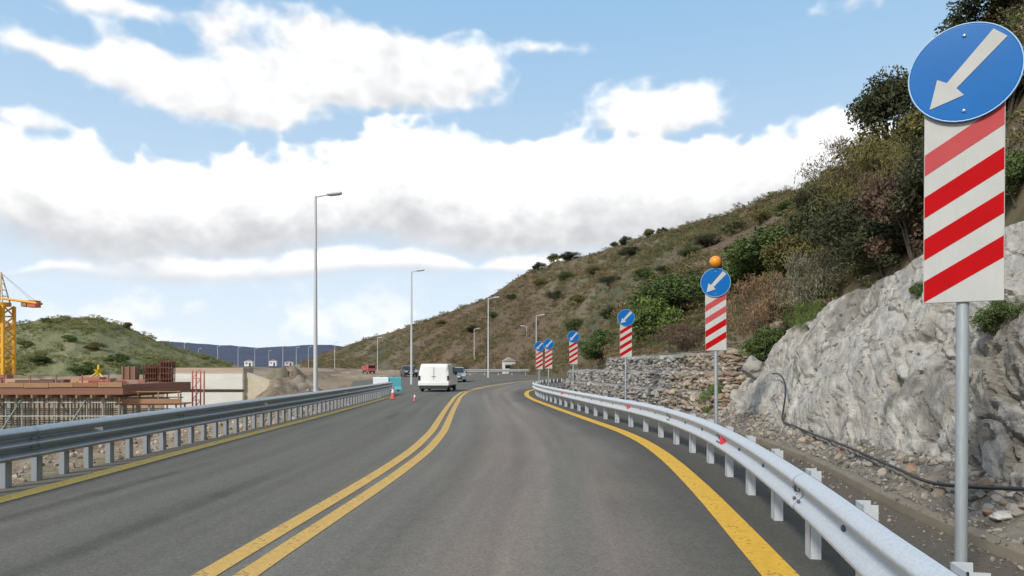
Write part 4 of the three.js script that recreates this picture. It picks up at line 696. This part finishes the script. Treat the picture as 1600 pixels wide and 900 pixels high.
// ---------------------------------------------------------------- building site on the left
const matRust = M(0.20, 0.075, 0.045, 0.85, { map: earthGrain }), matTimber = M(0.42, 0.24, 0.13, 0.8, { map: concreteGrain }), matPaleConcrete = M(0.86, 0.84, 0.79, 0.9, { map: concreteGrain, bumpMap: grainBump, bumpScale: 0.01 }), matTube = M(0.36, 0.38, 0.36, 0.5, { metalness: 0.4 }), matCraneYellow = M(0.72, 0.36, 0.02, 0.5), matCraneRed = M(0.50, 0.12, 0.06, 0.55), matRedSteel = M(0.55, 0.16, 0.12, 0.6);
{ // bridge deck under construction, on scaffolding
  const t = thing('bridge_deck', 'unfinished bridge deck with timber formwork edge, left behind the guardrail', 'bridge', [-37.3, 0, -47]);
  part(t, 'slab', box(27, 0.62, 9, 0, 0.16, 0), M(0.30, 0.15, 0.10, 0.9, { map: concreteGrain }));
  const R = rng(61); for (let x = -13.5; x < 13.4; x += 1.5) part(t, 'edge_board', box(1.47, 0.26 + 0.05 * R(), 0.06, x + 0.75, 0.42 + 0.05 * R(), 4.54), R() < 0.4 ? M(0.36, 0.17, 0.10, 0.85, { map: concreteGrain }) : matTimber);
  for (let x = -13.4; x < 13.4; x += 0.9) part(t, 'joist', box(0.12, 0.2, 9.6, x, -0.252, 0.1), M(0.25, 0.15, 0.09, 0.85));
  const heaps = [[-8, 0.9], [-4.5, 0.6], [-0.5, 1.2], [3, 0.7], [6, 1.0], [9.5, 0.6]]; heaps.forEach(([x, w], i) => { const s = part(t, 'timber_stack', rbox(w * 2.2, 0.22 + 0.1 * (i % 3), 0.9, 0.02, x, 0.58 + 0.05 * (i % 3), 2.6 - (i % 2)), i % 2 ? M(0.38, 0.15, 0.11, 0.8) : M(0.45, 0.30, 0.18, 0.8)); s.rotation.y = 0.02 * (i - 2); });
  const tones = [M(0.42, 0.10, 0.07, 0.8), M(0.48, 0.27, 0.13, 0.8), M(0.30, 0.12, 0.09, 0.85), M(0.55, 0.40, 0.28, 0.85), M(0.16, 0.10, 0.08, 0.9)];
  for (let k = 0; k < 110; k++) { const l = 0.5 + 1.8 * R(), h = 0.06 + 0.42 * R() * R(), m = part(t, 'timber_stack', box(l, h, 0.2 + 0.5 * R(), 0, h / 2, 0), tones[k % 5]); m.position.set(-11 + 23.5 * R(), 0.472, -3.8 + 7.6 * R()); m.rotation.y = (R() - 0.5) * 1.4; if (R() < 0.25) m.rotation.z = 0.25 * R(); }
  for (let x = -13; x < 13.3; x += 1.6) part(t, 'guard_post', box(0.06, 0.55 + 0.2 * R(), 0.06, x, 0.75, 4.46), tones[2]);
  const sc = thing('scaffolding', 'grid of grey scaffold tubes carrying the unfinished bridge deck', 'scaffold', [-37.3, -5.4, -47]);
  for (let z = -4; z <= 4.1; z += 2) for (let x = -13; x <= 13.1; x += 1) part(sc, 'standard', bar([x, -0.3, z], [x, 5.02, z], 0.05, 6), matTube);
  for (let z = -4; z <= 4.1; z += 2) for (let y = 0.5; y < 5; y += 0.85) part(sc, 'ledger', bar([-13.2, y, z + 0.06], [13.2, y, z + 0.06], 0.04, 6), matTube);
  for (let x = -12; x < 12; x += 4) part(sc, 'brace', bar([x, 0.2, 4.12], [x + 3, 4.9, 4.12], 0.045, 6), matTube), part(sc, 'brace', bar([x + 3, 0.2, 2.1], [x, 4.9, 2.1], 0.045, 6), matTube);
}
{ // abutment
  const t = thing('concrete_abutment', 'white concrete bridge abutment with a dark recess line, behind the left guardrail', 'abutment', [-26.2, -4, -60], 0);
  part(t, 'lower_wall', box(6.6, 3.45, 2.4, 0.1, 1.725, 0), matPaleConcrete); part(t, 'recess', box(6.0, 0.26, 1.2, 0.1, 3.58, -0.4), matPaleConcrete); part(t, 'upper_wall', box(6.6, 1.32, 2.4, 0.1, 4.37, 0), matPaleConcrete); part(t, 'cap_beam', box(6.6, 0.5, 2.3, 0.1, 5.283, -0.1), M(0.56, 0.44, 0.36, 0.9, { map: concreteGrain }));
  const s = new THREE.Shape(); s.moveTo(0, 0); s.lineTo(2.7, 0); s.lineTo(2.5, 4.4); s.lineTo(0, 5.2); part(t, 'wing_wall', moved(new THREE.ExtrudeGeometry(s, { depth: 0.5, bevelEnabled: false }), 3.42, 0, 0.2, -0.25), M(0.62, 0.56, 0.44, 0.9, { map: concreteGrain }));
}
{ // rusty formwork and reinforcement cages on the deck's far end
  const cage = (label, x, d, y0, w, h, n) => { const t = thing('rebar_cage', label, 'rebar cage', [x, y0, -d], 0.1, 'rusty reinforcement cages'); for (let i = 0; i < n; i++) for (let j = 0; j < 3; j++) part(t, 'bar', bar([mix(-w / 2, w / 2, i / (n - 1)), 0, (j - 1) * w / 3], [mix(-w / 2, w / 2, i / (n - 1)) * 1.05, h * (0.9 + 0.15 * N(i, j, x)), (j - 1) * w / 3], 0.035, 5), matRust); for (let y = 0.25; y < h * 0.85; y += 0.4) part(t, 'hoop', box(w * 1.05, 0.05, w * 0.72, 0, y, 0), matRust); };
  cage('taller rusty reinforcement cage on the deck beside the white abutment', -24.6, 49.5, 0.46, 0.9, 1.75, 6); cage('rusty reinforcement cage left of the taller one on the deck', -25.7, 49.5, 0.46, 0.8, 1.4, 6);
  const f = thing('formwork_box', 'brown steel formwork box standing on the deck left of the cages', 'formwork', [-26.9, 0.47, -49], 0.1); part(f, 'panel', rbox(1.0, 1.1, 0.5, 0.02, 0, 0.55, 0), M(0.22, 0.12, 0.08, 0.85)); for (const x of [-0.4, 0, 0.4]) part(f, 'stiffener', box(0.07, 1.15, 0.08, x, 0.58, 0.29), M(0.30, 0.17, 0.10, 0.85));
  const r = thing('steel_prop_tower', 'red steel prop tower in front of the white abutment', 'prop tower', [-23.6, -5.3, -52.3], 0); for (const [x, z] of [[-0.3, -0.3], [0.3, -0.3], [-0.3, 0.3], [0.3, 0.3]]) part(r, 'leg', bar([x, -0.2, z], [x, 6.6, z], 0.055, 6), matRedSteel); for (let y = 0.4; y < 6.4; y += 0.8) { part(r, 'tie', box(0.66, 0.06, 0.05, 0, y, 0.36), matRedSteel); part(r, 'brace', bar([-0.3, y, 0.34], [0.3, y + 0.75, 0.34], 0.03, 5), matRedSteel); }
  const b = thing('work_platform', 'low red brown work platform at the near end of the deck', 'platform', [-22.9, -5.75, -44.5], 0.12); for (const [x, z] of [[-1.6, -0.8], [1.6, -0.8], [-1.6, 0.8], [1.6, 0.8], [0, 0.8]]) part(b, 'leg', bar([x, -0.2, z], [x, 4.9, z], 0.06, 6), matTube); for (let k = 0; k < 6; k++) part(b, 'plank', box(3.9, 0.09, 0.3, 0, 4.95, -0.85 + k * 0.34), k % 2 ? M(0.34, 0.12, 0.09, 0.85) : matTimber); part(b, 'toe_board', box(3.9, 0.3, 0.05, 0, 5.15, 1.06), matTimber); part(b, 'hand_rail', box(3.9, 0.06, 0.06, 0, 5.75, 1.0), matTimber); for (const x of [-1.8, -0.6, 0.6, 1.8]) part(b, 'rail_post', box(0.06, 0.8, 0.06, x, 5.4, 0.98), matTimber);
  const y = thing('yellow_frame', 'yellow spidery steel frame standing on the deck', 'site machine', [-28.6, 0.47, -48]); const ym = M(0.70, 0.52, 0.02, 0.5); for (const [x, z] of [[-0.9, 0.3], [0.9, 0.3], [-0.35, -0.4], [0.5, -0.4]]) part(y, 'leg', bar([x, 0, z], [0, 0.75, 0], 0.05, 6), ym); part(y, 'mast', bar([0, 0.5, 0], [0.05, 1.25, 0], 0.07, 8), ym); part(y, 'hopper', moved(new THREE.CylinderGeometry(0.3, 0.12, 0.3, 12), 0.05, 0.78, 0), ym);
}
{ // tower crane at the left edge
  const t = thing('tower_crane', 'yellow tower crane cut by the left picture edge', 'crane', [-66.2, -3.4, -90]), hM = 13.0, w = 1.0;
  for (const sx of [-1, 1]) for (const sz of [-1, 1]) part(t, 'mast_chord', box(0.34, hM, 0.34, sx * w, hM / 2, sz * w), matCraneYellow);
  const br = []; for (let y = 0, k = 0; y < hM - 1.2; y += 1.3, k++) for (const s of [-1, 1]) { const f = k % 2 ? 1 : -1; br.push([[-w * f, y, s * w], [w * f, y + 1.3, s * w]], [[s * w, y, -w * f], [s * w, y + 1.3, w * f]], [[-w, y, s * w], [w, y, s * w]]); }
  br.forEach(([a, b]) => part(t, 'mast_brace', bar(a, b, 0.11, 5), matCraneYellow));
  part(t, 'slewing_ring', moved(new THREE.CylinderGeometry(1.15, 1.15, 0.45, 24), 0, hM + 0.2, 0), matCraneYellow); const cab = part(t, 'cab', rbox(1.1, 1.5, 1.2, 0.1, 0.3, hM - 0.7, 1.55), matCraneYellow); part(cab, 'cab_window', box(0.9, 0.7, 0.04, 0.3, hM - 0.5, 2.165), matGlass);
  for (const [sx, sz] of [[-1, -1], [1, -1], [-1, 1], [1, 1]]) part(t, 'tower_head_leg', bar([sx * 0.7, hM + 0.4, sz * 0.7], [0, hM + 4.4, 0], 0.09, 6), M(0.62, 0.50, 0.36, 0.6)); for (let y = 0.9; y < 4; y += 0.8) { const q = 0.7 * (1 - y / 4.2); part(t, 'tower_head_tie', box(2 * q, 0.08, 2 * q, 0, hM + 0.4 + y, 0), M(0.62, 0.50, 0.36, 0.6)); }
  const jy = hM + 1.0; for (const z of [-0.5, 0.5]) part(t, 'counter_jib_chord', bar([0, jy, z], [5.0, jy - 0.7, z], 0.18, 6), matCraneYellow); part(t, 'counter_jib_deck', moved(box(3.8, 0.1, 0.9), 2.2, jy - 0.28, 0, 0, 0, -0.14), matCraneRed); part(t, 'counterweight', rbox(1.1, 0.9, 1.1, 0.04, 4.3, jy - 0.75, 0), matCraneRed); part(t, 'counterweight', rbox(0.7, 0.8, 1.1, 0.04, 3.3, jy - 0.72, 0), matTimber);
  for (const z of [-0.4, 0.4]) part(t, 'tie_rod', bar([0, hM + 4.3, z * 0.2], [4.4, jy - 0.5, z], 0.03, 5), matTube);
  part(t, 'jib', mergeGeometries([bar([0, jy, -0.5], [-26, jy + 1.2, -0.5], 0.1, 5), bar([0, jy, 0.5], [-26, jy + 1.2, 0.5], 0.1, 5), bar([0, jy + 1.1, 0], [-26, jy + 2.1, 0], 0.1, 5)]), matCraneYellow);
}
{ // far odds and ends
  const r = thing('red_truck', 'small red truck far away above the left guardrail', 'truck', [(576 - 800) / FOC * 120, baseY(-24.7, 120) + 0.0, -120], 0.5); part(r, 'cab', rbox(1.7, 1.7, 1.4, 0.12, 0, 1.15, 1.5), M(0.42, 0.09, 0.085, 0.6)); part(r, 'load_box', rbox(1.8, 1.1, 3.0, 0.04, 0, 1.2, -0.8), M(0.36, 0.10, 0.085, 0.7)); part(r, 'chassis', box(1.2, 0.25, 4.6, 0, 0.5, 0.1), matTrim); part(r, 'windscreen', box(1.4, 0.6, 0.03, 0, 1.5, 2.21), matGlass); wheels(r, [1.4, -1.4], 0.9, 0.42); r.scale.setScalar(0.8);
  const hut = (label, px, d, w, h, dep, rgb) => { const x = (px - 800) / FOC * d, t = thing('small_hut', label, 'hut', [x, baseY(x, d) - 0.1, -d], 0.2); part(t, 'wall', box(w, h, dep, 0, h / 2, 0), M(...rgb, 0.8)); const s = new THREE.Shape(); s.moveTo(-w / 2 - 0.15, 0); s.lineTo(0, h * 0.28); s.lineTo(w / 2 + 0.15, 0); part(t, 'roof', moved(new THREE.ExtrudeGeometry(s, { depth: dep + 0.3, bevelEnabled: false }), 0, h + 0.003, -dep / 2 - 0.15), M(0.35, 0.3, 0.27, 0.8)); part(t, 'door', box(0.8, Math.min(1.9, h * 0.7), 0.05, w * 0.2, Math.min(1.9, h * 0.7) / 2, dep / 2 + 0.02), matTrim); part(t, 'window', box(0.8, 0.6, 0.05, -w * 0.22, h * 0.6, dep / 2 + 0.02), matGlass); };
  hut('small white hut beyond the bend below the hillside', 795, 118, 1.9, 2.3, 2, [0.6, 0.59, 0.56]); hut('tiny white house before the far hills, left of the tallest lamp', 389, 330, 3.6, 2.4, 4, [0.72, 0.72, 0.70]); hut('tiny white house before the far hills, nearest to the tallest lamp on its left', 427, 360, 3.4, 2.6, 4, [0.78, 0.78, 0.76]); hut('low grey house before the far hills just left of the tallest lamp', 452, 380, 4.5, 2.0, 4, [0.5, 0.5, 0.5]);
}
scene.traverse((o) => { if (o.isMesh) { o.castShadow = true; o.receiveShadow = true; } });
renderer.render(scene, camera);
